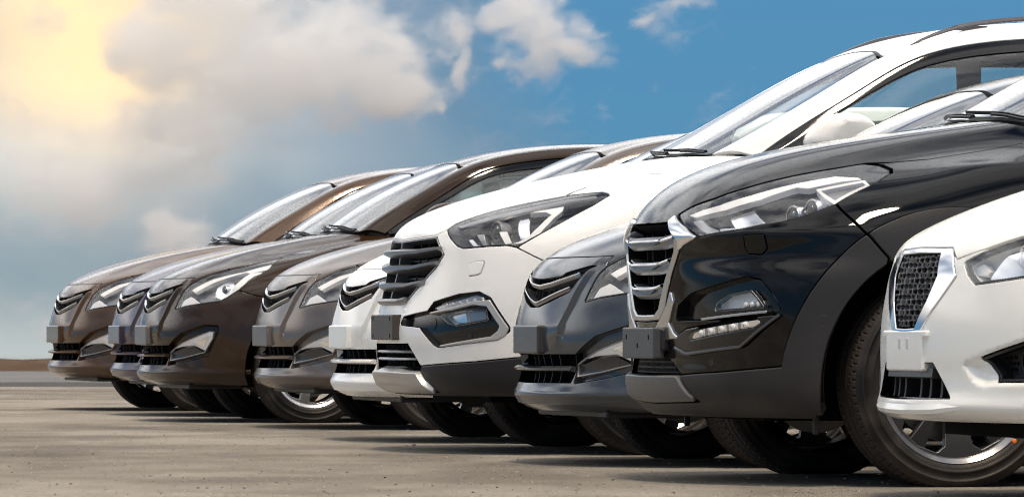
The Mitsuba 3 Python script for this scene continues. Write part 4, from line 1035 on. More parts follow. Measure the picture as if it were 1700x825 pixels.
  'lamp': [[0.358,0.509],[0.454,0.548],[0.563,0.594],[0.678,0.656],[0.721,0.623],[0.713,0.5],[0.615,0.455],[0.428,0.441],[0.386,0.473]],
  'lr1': [[0.378,0.501],[0.42,0.514],[0.459,0.486],[0.444,0.472],[0.399,0.473]],
  'lr2': [[0.457,0.459],[0.521,0.558],[0.576,0.572],[0.633,0.529],[0.614,0.462]],
  'low': [[0.029,0.192],[0.235,0.193],[0.287,0.145],[0.343,0.098],[0.036,0.095]],
  'fog': [[0.471,0.209],[0.639,0.256],[0.777,0.296],[0.795,0.166],[0.639,0.142],[0.539,0.142]],
  'scoop': [[0.387,0.194],[0.474,0.221],[0.638,0.27],[0.784,0.31],[0.806,0.158],[0.639,0.131],[0.489,0.122],[0.441,0.138]],
  'foglamp': [[0.619,0.2]],
  'lip_top': [[0.035,0.092],[0.343,0.092],[0.515,0.103],[0.64,0.113]],
  'crease': [[0.024,0.275],[0.198,0.276],[0.359,0.384],[0.619,0.436]],
  'arch_f': [[1.031,-0.05],[1.041,0.004],[1.049,0.046],[1.054,0.093],[1.057,0.134],[1.063,0.168],[1.072,0.199],[1.083,0.229],[1.096,0.259],[1.111,0.286],[1.127,0.312],[1.146,0.335],[1.167,0.356],[1.19,0.373],[1.215,0.388],[1.242,0.4],[1.269,0.409],[1.298,0.415],[1.327,0.417],[1.357,0.417],[1.386,0.414],[1.416,0.408],[1.445,0.399],[1.473,0.388],[1.5,0.373],[1.526,0.355],[1.55,0.335],[1.572,0.312],[1.593,0.287],[1.612,0.259],[1.628,0.229],[1.641,0.199],[1.652,0.168],[1.659,0.134],[1.664,0.096],[1.665,0.052],[1.663,0.007],[1.673,-0.05]],
  'arch_r': [[3.3640000000000003,-0.05],[3.374,-0.02],[3.373,0.028],[3.375,0.089],[3.38,0.134],[3.386,0.169],[3.396,0.199],[3.409,0.229],[3.426,0.258],[3.446,0.286],[3.468,0.312],[3.493,0.336],[3.519,0.356],[3.548,0.374],[3.579,0.389],[3.61,0.401],[3.644,0.409],[3.678,0.415],[3.712,0.418],[3.747,0.418],[3.782,0.415],[3.817,0.409],[3.85,0.399],[3.882,0.387],[3.912,0.372],[3.94,0.354],[3.965,0.335],[3.989,0.312],[4.01,0.287],[4.028,0.26],[4.044,0.23],[4.062,0.198],[4.08,0.165],[4.097,0.133],[4.105,0.103],[4.106,0.075],[4.102,0.046],[4.112,-0.05]],
  'door0': [[1.741,-0.02],[1.752,0.06],[1.76,0.143],[1.768,0.213],[1.776,0.283],[1.784,0.352],[1.791,0.419],[1.799,0.483],[1.807,0.547],[1.815,0.619],[1.819,0.716],[1.805,0.953]],
  'door1': [[2.637,-0.02],[2.639,0.064],[2.642,0.143],[2.647,0.213],[2.65,0.283],[2.654,0.352],[2.658,0.418],[2.661,0.484],[2.665,0.551],[2.668,0.62],[2.673,0.708],[2.676,0.877]],
  'door2': [[3.509,-0.02],[3.508,0.04],[3.511,0.144],[3.512,0.213],[3.515,0.282],[3.519,0.353],[3.523,0.419],[3.526,0.48],[3.53,0.543],[3.533,0.615],[3.537,0.706],[3.54,0.826]],
  'sill': [[1.585,0.021],[2.011,0.018],[2.45,0.024],[2.89,0.024],[3.329,-0.01],[3.77,0.031]],
 },
}

# ---------------------------------------------------------------- black suv
def poly_of(F, k, b=0.0):
    return Poly(F[k], b)

def strip(F, line, w):
    return shapely.LineString([tuple(p) for p in line]).buffer(w, cap_style='flat')

def build_black_suv():
    F = FE['H']
    S, G = Surf(H_BODY, True), Surf(H_TOP)
    lamp = rounded(Poly(F['lamp']), .006)
    grille, mesh = half(F['grille']), half(F['open'])
    recess = rounded(Poly(F['recess']), .010)
    gouter = half(F['grille_outer'])
    sk = [tuple(p) for p in F['skirt']]
    skirt = Poly([(0, -.01), (0, sk[0][1])] + sk + [tuple(F['gap'][-1]), (F['arch_f'][8][0] + .1, F['arch_f'][8][1]), (F['arch_f'][0][0] + .02, -.01)])
    arch_f, arch_r = Poly(F['arch_f']), Poly(F['arch_r'])
    clad = shapely.union_all([skirt, Poly([tuple(p) for p in F['clad_f']] + [(F['clad_f'][-1][0], -.1), (F['clad_f'][0][0], -.1)]), Poly([tuple(p) for p in F['clad_r']] + [(F['clad_r'][-1][0], -.1), (F['clad_r'][0][0], -.1)])])
    skid = half(F['skid'])
    W = (.854, .337, .352, 3.52)
    # soft ridges pressed into the flank above the arch and along the hood
    S.disp.append(lambda u, v: .003 * np.exp(-((v - .93) / .05) ** 2) * mi_step(.75, 1.15, u))
    S.disp.append(lambda u, v: (.010 * np.exp(-((v - .60) / .028) ** 2) - .010 * np.exp(-((v - .515) / .040) ** 2)) * mi_step(.30, .55, u) * mi_step(1.15, .85, u))
    P, bumper = common_car('suv', S, G, F, W, F['hood'], F['gap'], lamp, [gouter, mesh, recess],
                           dict(width=.925, arch=.452, floor=.21, length=4.46, tyre=.245, rim=.259, style='suv', va=.20, vb=1.42, vc=2.35, rw=(7, 9), belt=1.12, seat=2.35,
                                mirror=(1.55, 1.14, 1.0), clad=clad, sill_mat='cladding', spin=.25))
    pod = rounded(Poly(F['pod']), .008)
    drl = rounded(Poly(F['drl']), .004)
    tow = rounded(Poly(F['tow']), .006)
    P.add('front_bumper', 'PAINT', panel(S, sym(bumper.difference(pod.buffer(.001)).difference(tow.buffer(.0015))).buffer(-.0022), 0, .022, h=.014))
    P.add('front_bumper__tow_cover', 'PAINT', panel(S, tow, .001, .01, h=.01, hb=.006), both=True)
    # lamp pod under the fog lamp, standing a little proud with a sharp lower edge
    P.add('front_bumper__lamp_pod', 'gloss_black', panel(S, pod.difference(drl.buffer(.001)), .006, .035, bev=.006, h=.012, hb=.008), both=True)
    P.add('front_bumper__pod_edge', 'dark_metal', sweep(S, F['pod_trim'], BLADE(.012, .012), .010), both=True)
    P.add('daytime_lamp', 'reflector', panel(S, drl, -.004, .02, h=.01, hb=.006), both=True)
    c0, c1 = np.array(F['drl'][0]) * .5 + np.array(F['drl'][1]) * .5, np.array(F['drl'][4]) * .6 + np.array(F['drl'][5]) * .4
    for k in range(5):
        t = .18 + .66 * k / 4
        uv = c0 + (c1 - c0) * t
        P.add('daytime_lamp__light', 'lamp_white', ball(S, uv + np.array([0, .002]), -.006, .0135), both=True)
        if k < 4:
            m = c0 + (c1 - c0) * (t + .0825)
            P.add('daytime_lamp__divider', 'lamp_grey', panel(S, shapely.box(m[0] - .002, m[1] - .016, m[0] + .002, m[1] + .016).intersection(drl), .002, .01, bev=.001, h=.008, hb=.004), both=True)
    P.add('daytime_lamp__cover_glass', 'lens', panel(S, drl, .009, rim=False, h=.012, hb=.008), both=True)
    # cladding and skid plate
    clf = skirt.union(Poly([tuple(p) for p in F['clad_f']] + [(F['clad_f'][-1][0], -.1), (F['clad_f'][0][0], -.1)])).difference(arch_f).difference(skid.buffer(.001)).difference(mesh.buffer(.001)).intersection(shapely.box(-.0, 0, 9, 9))
    gapl = left_of(S, F['gap'])
    P.add('front_skirt', 'cladding', panel(S, sym(clf.intersection(gapl)).buffer(-.0015), .012, .04, bev=.005, h=.014), both=False)
    P.add('arch_cladding', 'cladding', panel(S, clf.difference(gapl).buffer(-.0015), .012, .04, bev=.005, h=.018), both=True)
    P.add('arch_cladding', 'cladding', panel(S, Poly([tuple(p) for p in F['clad_r']] + [(F['clad_r'][-1][0], -.0), (F['clad_r'][0][0], -.0)]).difference(arch_r).intersection(shapely.box(0, 0, 9, 9)), .012, .04, bev=.005, h=.03), both=True)
    P.add('skid_plate', 'silver_grey', panel(S, sym(skid).buffer(-.001), lambda u, v: .010 + .014 * np.clip((v - .02) / .05, 0, 1), .05, bev=.006, h=.012))
    P.add('front_skirt__lower_lip', 'black_plastic', sweep(S, [(-.90, .004), (-.78, .004), (-.5, .004), (0, .004), (.5, .004), (.78, .004), (.90, .004)], [(-.05, .014), (.008, .012), (.012, -.012), (-.05, -.02)], 0))
    a0 = np.array(S.at(.90, .0))
    P.add('air_flap', 'black_plastic', rbox((.02, .012, .07), .004, (a0[0] - .0, a0[1] - .02, a0[2] - .03)), both=True)
    # grille
    P.add('grille__surround', 'satin_chrome', panel(S, sym(gouter.difference(grille)).buffer(-.001), .008, .05, bev=.007, h=.010, hb=.007))
    P.add('grille__corner_trim', 'chrome', panel(S, rounded(Poly(F['wing']), .003), .012, .03, bev=.006, h=.010, hb=.007), both=True)
    P.add('grille__lower_piece', 'satin_chrome', panel(S, rounded(Poly(F['low_trim']), .004), .010, .03, bev=.006, h=.010, hb=.007), both=True)  # sky reflected in glossy black, built as a bright chrome piece
    P.add('grille__recess', 'void', join([wall(S, sym(grille), .0, -.10), panel(S, sym(grille).buffer(.01), -.10, rim=False, h=.03, hb=.02)]))
    for k in (1, 2, 3):
        p = F['slat%d' % k]
        q = [(-a, b) for a, b in p[::-1] if a > 0] + [(a, b) for a, b in p if a > 0]
        P.add('grille__slat', 'slat_grey', sweep(S, q, [(-.07, .014), (-.012, .022), (.003, .020), (.010, .006), (.008, -.012), (-.004, -.022), (-.07, -.014)], -.008))
        inner = [(a * .80, b + .014 - .004 * k) for a, b in q]
        P.add('grille__chrome_strip', 'chrome', sweep(S, [(a * 1.0, b + .011) for a, b in q], [(-.012, .005), (.004, .005), (.007, 0), (.004, -.004), (-.012, -.005)], .003))
        P.add('grille__inset_bar', 'dark_metal', sweep(S, [(a * .70, b) for a, b in q], [(-.012, .005), (.003, .004), (.004, -.005), (-.012, -.006)], .006))
    for x in (-.19, -.09, .09, .19):
        P.add('grille__upright', 'black_plastic', panel(S, shapely.box(x - .003, sym(grille).bounds[1] + .01, x + .003, sym(grille).bounds[3] - .01), -.05, .03, bev=.001, h=.02, hb=.01))
    hx = hexmesh(sym(mesh).buffer(-.002), .024, .006)
    P.add('lower_mesh', 'black_plastic', panel(S, hx, -.016, .012, bev=.001, h=.012, hb=.006))
    P.add('lower_mesh__backing', 'void', join([wall(S, sym(mesh), .0, -.09), panel(S, sym(mesh), -.09, rim=False, h=.03, hb=.02)]))
    # fog lamp recess
    P.add('fog_recess', 'gloss_black', join([wall(S, recess, .0, -.035, .06), panel(S, shapely.affinity.scale(recess, .96, .96).difference(rounded(Poly(F['fog']), .006)), -.034, rim=False, h=.015, hb=.01)]), both=True)
    fog = rounded(Poly(F['fog']), .006)
    lamp_unit(P, S, 'fog_lamp', fog.buffer(.001), .03, 'lamp_white', pieces=[('reflector', 'reflector', rounded(Poly(F['fog_led']), .003), -.02, .01)], rim_mat='lamp_dark')  # housing painted white for the sky that the lens reflects
    for t in (.2, .5, .8):
        a, b = np.array(F['fog_led'][0]) * .5 + np.array(F['fog_led'][1]) * .5, np.array(F['fog_led'][2]) * .5 + np.array(F['fog_led'][3]) * .5
        P.add('fog_lamp__light', 'lamp_white', ball(S, a + (b - a) * t, -.014, .009), both=True)
    P.add('fog_recess__trim', 'satin', panel(S, Poly(F['fog_trim']), .004, .03, bev=.0015, h=.01, hb=.006), both=True)
    P.add('parking_sensor', 'cladding', disc_on(S, F['sens'][0], .014, .014), both=True)
    P.add('parking_sensor', 'gloss_black', disc_on(S, F['sens2'][0], .011, .002), both=True)
    # headlamp
    tri, tin = Poly(F['lamp_tri']), Poly(F['lamp_tri_in'])
    lamp_unit(P, S, 'headlamp', lamp, .075, 'lamp_dark', pieces=[
        ('bright_strip', 'lamp_white', rounded(Poly(F['lamp_strip']), .002), -.018, .02),
        ('frame', 'lamp_white', tri.difference(tin), -.016, .02), ('side_reflector', 'lamp_grey', tin, -.03, .01),
        ('low_beam', 'reflector', Poly(F['lamp_low']), -.045, .02), ('chrome_bar', 'reflector', Poly(F['lamp_bar']), -.03, .02),
        ('inner_lamp', 'lamp_grey', rounded(Poly(F['lamp_led']), .003), -.028, .02)])
    for k, r in (('p1', .034), ('p2', .037)):
        ring, dome = projector(S, F[k][0], -.045, r, axis=(1, .35, 0))
        P.add('headlamp__projector_ring', 'chrome', ring, both=True)
        P.add('headlamp__projector_lens', 'gloss_black', dome, both=True)
    # number plate holder
    y0 = S.at(0, .29)
    f = y0[0] + .032
    P.add('plate_holder', 'plate_grey', rbox((.04, .42, .104), .006, (f - .02, 0, .463)))
    for y in (-.15, 0, .15):
        P.add('plate_holder__slot', 'void', rbox((.006, .009, .016), .002, (f - .0005, y, .463 + (.02 if y else -.008))))
    P.add('plate_holder__bracket', 'black_plastic', rbox((.05, .46, .075), .01, (f - .05, 0, .475)))
    return P

def mi_step(a, b, x):
    t = np.clip((x - a) / (b - a), 0, 1)
    return t * t * (3 - 2 * t)

scene['silver_grey'] = pr((.085, .085, .088), .4)
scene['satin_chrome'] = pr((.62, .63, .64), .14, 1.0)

# ---------------------------------------------------------------- white suv
def build_white_suv():
    F = FE['F']
    S, G = Surf(F_BODY, True), Surf(F_TOP)
    lamp = rounded(Poly(F['lamp']), .005)
    grille = half(F['grille'])
    low = half(F['low'])
    recess = rounded(Poly([p for p in F['recess'] if p[0] > .02]), .008)
    skid = half(F['skid'])
    band = [tuple(p) for p in F['band'] if p[0] > 0]
    arch_f = Poly(F['arch_f'])
    clad = Poly([(0, -.01), (0, band[0][1])] + band + [(F['arch_f'][0][0] + .3, band[-1][1]), (F['arch_f'][0][0] + .3, -.01)])
    W = (.92, .345, .358, 3.62)
    P, bumper = common_car('suv', S, G, F, W, F['hood'], F['gap'], lamp, [grille, low, recess],
                           dict(width=.94, arch=.445, floor=.21, length=4.68, tyre=.235, rim=.245, style='suv', va=.36, vb=1.55, vc=2.55, rw=(7, 9), belt=1.20, seat=2.45,
                                mirror=(1.50, 1.245, 1.0), clad=clad, sill_mat='cladding', spin=.1))
    wash = rounded(Poly(F['washer']), .006)
    P.add('front_bumper', 'PAINT', panel(S, sym(bumper.difference(wash.buffer(.001))).buffer(-.0022), 0, .024, h=.014))
    P.add('front_bumper__washer_cover', 'PAINT', panel(S, wash, .004, .012, bev=.004, h=.01, hb=.005), both=True)
    P.add('front_skirt', 'black_plastic', panel(S, sym(clad.intersection(shapely.box(0, 0, 9, 9)).difference(arch_f).difference(low.buffer(.001)).difference(skid.buffer(.001))).buffer(-.0015), .004, .03, bev=.005, h=.018))
    P.add('skid_plate', 'silver_paint', panel(S, sym(skid).buffer(-.001), lambda u, v: .012 + .02 * np.clip((v - .015) / .05, 0, 1) - .012 * np.exp(-((u - .10) / .16) ** 4 - ((v - .07) / .028) ** 4), .05, bev=.006, h=.012))
    P.add('grille__recess', 'void', join([wall(S, sym(grille), .0, -.11), panel(S, sym(grille).buffer(.01), -.11, rim=False, h=.03, hb=.02)]))
    P.add('grille__surround', 'slat_grey', panel(S, sym(grille.difference(grille.buffer(-.008))).buffer(-.0005), .002, .05, bev=.002, h=.012, hb=.008))
    prof = [(-.08, .016), (-.03, .019), (.014, .014), (.032, .004), (.030, -.010), (.004, -.020), (-.08, -.018)]
    for k in (1, 2, 3):
        p = F['slat%d' % k]
        q = [(-a, b) for a, b in p[::-1] if a > 0] + [(a, b) for a, b in p if a > 0]
        P.add('grille__slat', 'slat_grey', sweep(S, q, prof, .004, taper=[(0, .55), (.15, .8), (.35, 1), (.65, 1), (.85, .8), (1, .55)]))
        P.add('grille__fin', 'black_plastic', sweep(S, [(a * .96, b - .032) for a, b in q], [(-.05, .004), (.0, .004), (.0, -.004), (-.05, -.004)], -.045))
    for x in (-.27, -.17, .17, .27):
        P.add('grille__upright', 'black_plastic', panel(S, shapely.box(x - .003, grille.bounds[1] + .02, x + .003, grille.bounds[3] - .01).intersection(sym(grille)), -.04, .03, bev=.001, h=.02, hb=.01))
    P.add('grille__lower_bar', 'slat_grey', sweep(S, [(-a, b) for a, b in F['slat4'][::-1] if a > 0] + [tuple(p) for p in F['slat4'] if p[0] > 0], [(-.04, .012), (.012, .012), (.020, 0), (.012, -.010), (-.04, -.012)], .004))
    # lower opening
    P.add('lower_grille__recess', 'void', join([wall(S, sym(low), .0, -.10), panel(S, sym(low), -.10, rim=False, h=.03, hb=.02)]))
    for t in (.36, .66):
        v = low.bounds[1] + (low.bounds[3] - low.bounds[1]) * t
        e = low.intersection(shapely.LineString([(0, v), (2, v)])).bounds[2]
        P.add('lower_grille__slat', 'slat_grey', sweep(S, [(-e, v), (0, v), (e, v)], [(-.03, .005), (.004, .006), (.010, 0), (.004, -.005), (-.03, -.004)], -.010))
    for x in np.linspace(-.26, .26, 9):
        P.add('lower_grille__upright', 'black_plastic', panel(S, shapely.box(x - .002, low.bounds[1], x + .002, low.bounds[3]).intersection(sym(low)), -.035, .02, bev=.001, h=.02, hb=.01))
    # fog lamp pocket
    P.add('fog_recess', 'gloss_black', join([wall(S, recess, .0, -.022, .02), panel(S, shapely.affinity.scale(recess, .985, .985).difference(rounded(Poly(F['fog']), .006)), -.022, rim=False, h=.015, hb=.01)]), both=True)
    P.add('fog_recess__frame', 'silver_paint', panel(S, Poly(F['frame']).buffer(-.0005), .006, .03, bev=.004, h=.010, hb=.006), both=True)
    lamp_unit(P, S, 'fog_lamp', rounded(Poly(F['fog']), .006), .05, 'lamp_white', pieces=[('reflector', 'reflector', rounded(Poly(F['fog_in']), .003), -.035, .015), ('reflector', 'lamp_grey', rounded(Poly(F['fog_in2']), .003), -.030, .015)], rim_mat='lamp_dark')
    P.add('daytime_lamp', 'lamp_grey', panel(S, rounded(Poly(F['drl']), .003), -.012, .012, h=.01, hb=.006), both=True)
    P.add('daytime_lamp__cover_glass', 'lens', panel(S, rounded(Poly(F['drl']), .003), -.004, rim=False, h=.012, hb=.008), both=True)
    for k in range(6):
        a, b = np.array(F['drl'][1]) * .6 + np.array(F['drl'][6]) * .4, np.array(F['drl'][3]) * .7 + np.array(F['drl'][4]) * .3
        P.add('daytime_lamp__light', 'reflector', ball(S, a + (b - a) * (k / 5.), -.010, .008), both=True)
    P.add('tow_cover', 'gloss_black', disc_on(S, F['tow'][0], .026, -.018), both=False)
    P.add('parking_sensor', 'black_plastic', disc_on(S, F['sens'][0], .011, -.016, .006), both=True)
    P.add('parking_sensor', 'PAINT', disc_on(S, F['sens2'][0], .011, .003), both=True)
    # headlamp
    lamp_unit(P, S, 'headlamp', lamp, .075, 'lamp_dark', pieces=[
        ('bright_frame', 'lamp_white', Poly(F['tri']), -.018, .02), ('high_beam', 'reflector', rounded(Poly(F['refl']), .003), -.032, .025), ('low_beam', 'lamp_white', rounded(Poly(F['refl2']), .003), -.034, .025),
        ('light_pod', 'reflector', Poly(F['pods']), -.034, .02), ('light_pod', 'lamp_grey', Poly(F['pods2']), -.036, .02), ('top_strip', 'lamp_grey', rounded(Poly(F['top_strip']), .001), -.010, .01)])
    ring, dome = projector(S, [F['refl'][0][0] - .07, F['refl'][0][1] - .045], -.05, .04, axis=(1, .35, 0))
    P.add('headlamp__projector_ring', 'lamp_grey', ring, both=True)
    P.add('headlamp__projector_lens', 'gloss_black', dome, both=True)
    z = .515
    y0 = S.at(0, S.V[3])
    P.add('plate_holder', 'plate_brown', rbox((.055, .44, .104), .006, (y0[0] - .010, 0, z)))
    for y in (-.17, .17):
        for dz in (-.035, .035):
            P.add('plate_holder__slot', 'void', rbox((.006, .010, .018), .002, (y0[0] + .0167, y, z + dz)))
    P.add('plate_holder__bracket', 'black_plastic', rbox((.06, .56, .075), .01, (y0[0] - .05, 0, z)))
    # roof rails
    u = np.r_[np.linspace(G.V[3] + .10, G.V[7] + .05, 40)]
    t = np.linspace(0, 1, 40)
    h = .020 * np.clip(np.minimum(t, 1 - t) / .10, 0, 1) ** .7
    line = G.at(np.full(40, G.U[3] + .012), u, 0) + np.stack([t * 0, t * 0, h], 1)
    P.add('roof_rail', 'rail_dark', bar(line, np.tile([[0., 1, 0]], (40, 1)), [(-.016, -.009), (-.010, .010), (.010, .011), (.016, -.002), (.014, -.009)], taper=[(0, .3), (.06, .8), (.12, 1), (.9, 1), (1, .3)]), both=True)
    for k in (5, 20, 34):
        c = line[k]
        P.add('roof_rail__foot', 'rail_dark', hullm([(c[0] + a, c[1] + b, c[2] - dz) for a, dz in ((-.07, .005), (.07, .005), (-.10, h[k] + .004), (.10, h[k] + .004)) for b in (-.012, .012)]), both=True)
    return P
scene['rail_dark'] = pr((.10, .098, .11), .3, .3)

# ---------------------------------------------------------------- small saloon
def build_saloon():
    F = FE['S']
    S, G = Surf(S_BODY, True), Surf(S_TOP)
    lamp = rounded(Poly(F['c_lamp']), .004)
    grille, low = half(F['grille']), half(F['low'])
    recess = rounded(Poly([p for p in F['c_fogsur'] if p[0] > .02]), .006)
    hf = [tuple(p) for p in F['hoodfront']]
    hood = [(0, hf[0][1])] + [p for p in hf[1:]] + [tuple(p) for p in F['c_hoodside']]
    W = (.80, .292, .307, 3.37)
    S.disp.append(lambda u, v: .008 * np.exp(-((v - .075) / .02) ** 2) * mi_step(1.1, .7, u))
    # keel of the nose: a crease falls from the grille's upper corner to the foot of the bumper
    cr = np.array(sorted([tuple(p[::-1]) for p in F['crease']]))
    def keel(u, v):
        s = np.interp(v, cr[:, 0], cr[:, 1]) - u
        k = mi_step(cr[0, 0] - .05, cr[0, 0] + .05, v) * mi_step(cr[-1, 0] + .10, cr[-1, 0] - .02, v)
        return .016 * k * mi_step(-.012, .020, s) * np.exp(-np.clip(s, 0, 9) / .16)
    S.disp.append(keel)
    P, bumper = common_car('saloon', S, G, F, W, hood, F['c_gap'], lamp, [grille, low, recess],
                           dict(width=.85, arch=.365, floor=.19, length=4.36, tyre=.195, rim=.207, style='saloon', va=.28, vb=1.33, vc=2.25, rw=(6, 8), belt=1.01, seat=2.12,
                                mirror=(1.36, 1.05, .93), boot=True, spin=.55, frame=.035))
    # crease from the nose to the foot of the bumper
    P.add('front_bumper', 'PAINT', panel(S, sym(bumper).buffer(-.0022), 0, .022, h=.013))
    P.add('front_bumper__lip', 'PAINT', sweep(S, [(-.95, .085), (-.75, .08), (-.5, .076), (-.25, .074), (0, .073), (.25, .074), (.5, .076), (.75, .08), (.95, .085)], [(-.03, .020), (.004, .021), (.014, .008), (.014, -.006), (.002, -.036), (-.03, -.045)], -.016, taper=[(0, .4), (.2, 1), (.8, 1), (1, .4)]))
    P.add('grille__recess', 'void', join([wall(S, sym(grille), .0, -.07), panel(S, sym(grille).buffer(.01), -.07, rim=False, h=.03, hb=.02)]))
    for k in (1, 2):
        p = [q for q in F['slat%d' % k] if q[0] > .012]
        c = (0, p[0][1] - .004)
        q = [(-a, b) for a, b in p[::-1]] + [c] + [tuple(a) for a in p]
        P.add('grille__slat', 'slat_grey', sweep(S, q, [(-.035, .004), (-.005, .009), (.003, .007), (.005, 0), (.001, -.008), (-.035, -.010)], -.008))
        P.add('grille__chrome_strip', 'chrome', sweep(S, [(a, b + .006) for a, b in q], [(-.008, .0035), (.003, .003), (.0045, 0), (.003, -.003), (-.008, -.0035)], -.002))
    for x in (-.2, -.13, -.06, .06, .13, .2):
        P.add('grille__upright', 'black_plastic', panel(S, shapely.box(x - .002, grille.bounds[1], x + .002, grille.bounds[3]).intersection(sym(grille)), -.03, .02, bev=.001, h=.02, hb=.01))
    P.add('lower_grille__recess', 'void', join([wall(S, sym(low), .0, -.10), panel(S, sym(low), -.10, rim=False, h=.03, hb=.02)]))
    v = F['bar'][0][1]
    e = low.intersection(shapely.LineString([(0, v), (2, v)])).bounds[2]
    P.add('lower_grille__bar', 'PAINT', sweep(S, [(-e, v), (-.15, v), (0, v), (.15, v), (e, v)], [(-.03, .008), (.015, .012), (.030, .004), (.030, -.004), (.012, -.010), (-.03, -.010)], -.004))
    for x in (-.21, -.105, 0, .105, .21):
        P.add('lower_grille__upright', 'black_plastic', panel(S, shapely.box(x - .0035, low.bounds[1], x + .0035, low.bounds[3]).intersection(sym(low)), -.05, .03, bev=.001, h=.02, hb=.01))
    fog = rounded(Poly([p for p in F['c_fog'] if p[0] > .02]), .005)
    P.add('fog_recess', 'PAINT', join([wall(S, recess, .0, -.028, .04), panel(S, shapely.affinity.scale(recess, .98, .98).difference(fog), -.026, rim=False, h=.012, hb=.008)]), both=True)
    low_lens = rounded(Poly([p for p in F['c_foglamp'] if p[0] > .02]), .003)
    lamp_unit(P, S, 'fog_lamp', fog, .05, 'lamp_grey', lens=None, pieces=[('glare_lens', 'lens_glare', low_lens.buffer(-.004), -.006, .02), ('bulb_reflector', 'reflector', low_lens.buffer(-.020), -.003, .008), ('lower_piece', 'lamp_dark', fog.difference(low_lens.buffer(.004)).buffer(-.003), -.012, .012)], rim_mat='lamp_grey')  # opaque pale lens, a bright reflection put into its colour
    ess, top = Poly(F['c_ess']), Poly(F['c_top'])
    lamp_unit(P, S, 'headlamp', lamp, .07, 'lamp_grey', pieces=[('bright_strip', 'lamp_white', ess.buffer(-.0005), -.016, .02), ('top_strip', 'lamp_white', top.difference(ess.buffer(.001)), -.022, .02), ('reflector', 'reflector', rounded(Poly(F['c_proj']), .004), -.035, .02)], rim_mat='lamp_dark')
    c = np.array(F['c_proj']).mean(0)
    ring, dome = projector(S, c, -.04, .030, axis=(1, .35, 0))
    P.add('headlamp__projector_ring', 'chrome', ring, both=True)
    P.add('headlamp__projector_lens', 'gloss_black', dome, both=True)
    P.add('tow_cover', 'PAINT', disc_on(S, F['tow'][0], .024, .0015, .004))
    y0 = S.at(0, S.V[3])
    P.add('plate_holder', 'PLATE', rbox((.05, .40, .106), .008, (y0[0] - .010, 0, .47)))
    P.add('plate_holder__bracket', 'PAINT', rbox((.05, .34, .09), .012, (y0[0] - .03, 0, .475)))
    P.add('air_dam', 'black_plastic', rbox((.30, 1.1, .03), .01, (-.32, 0, .195)))
    return P

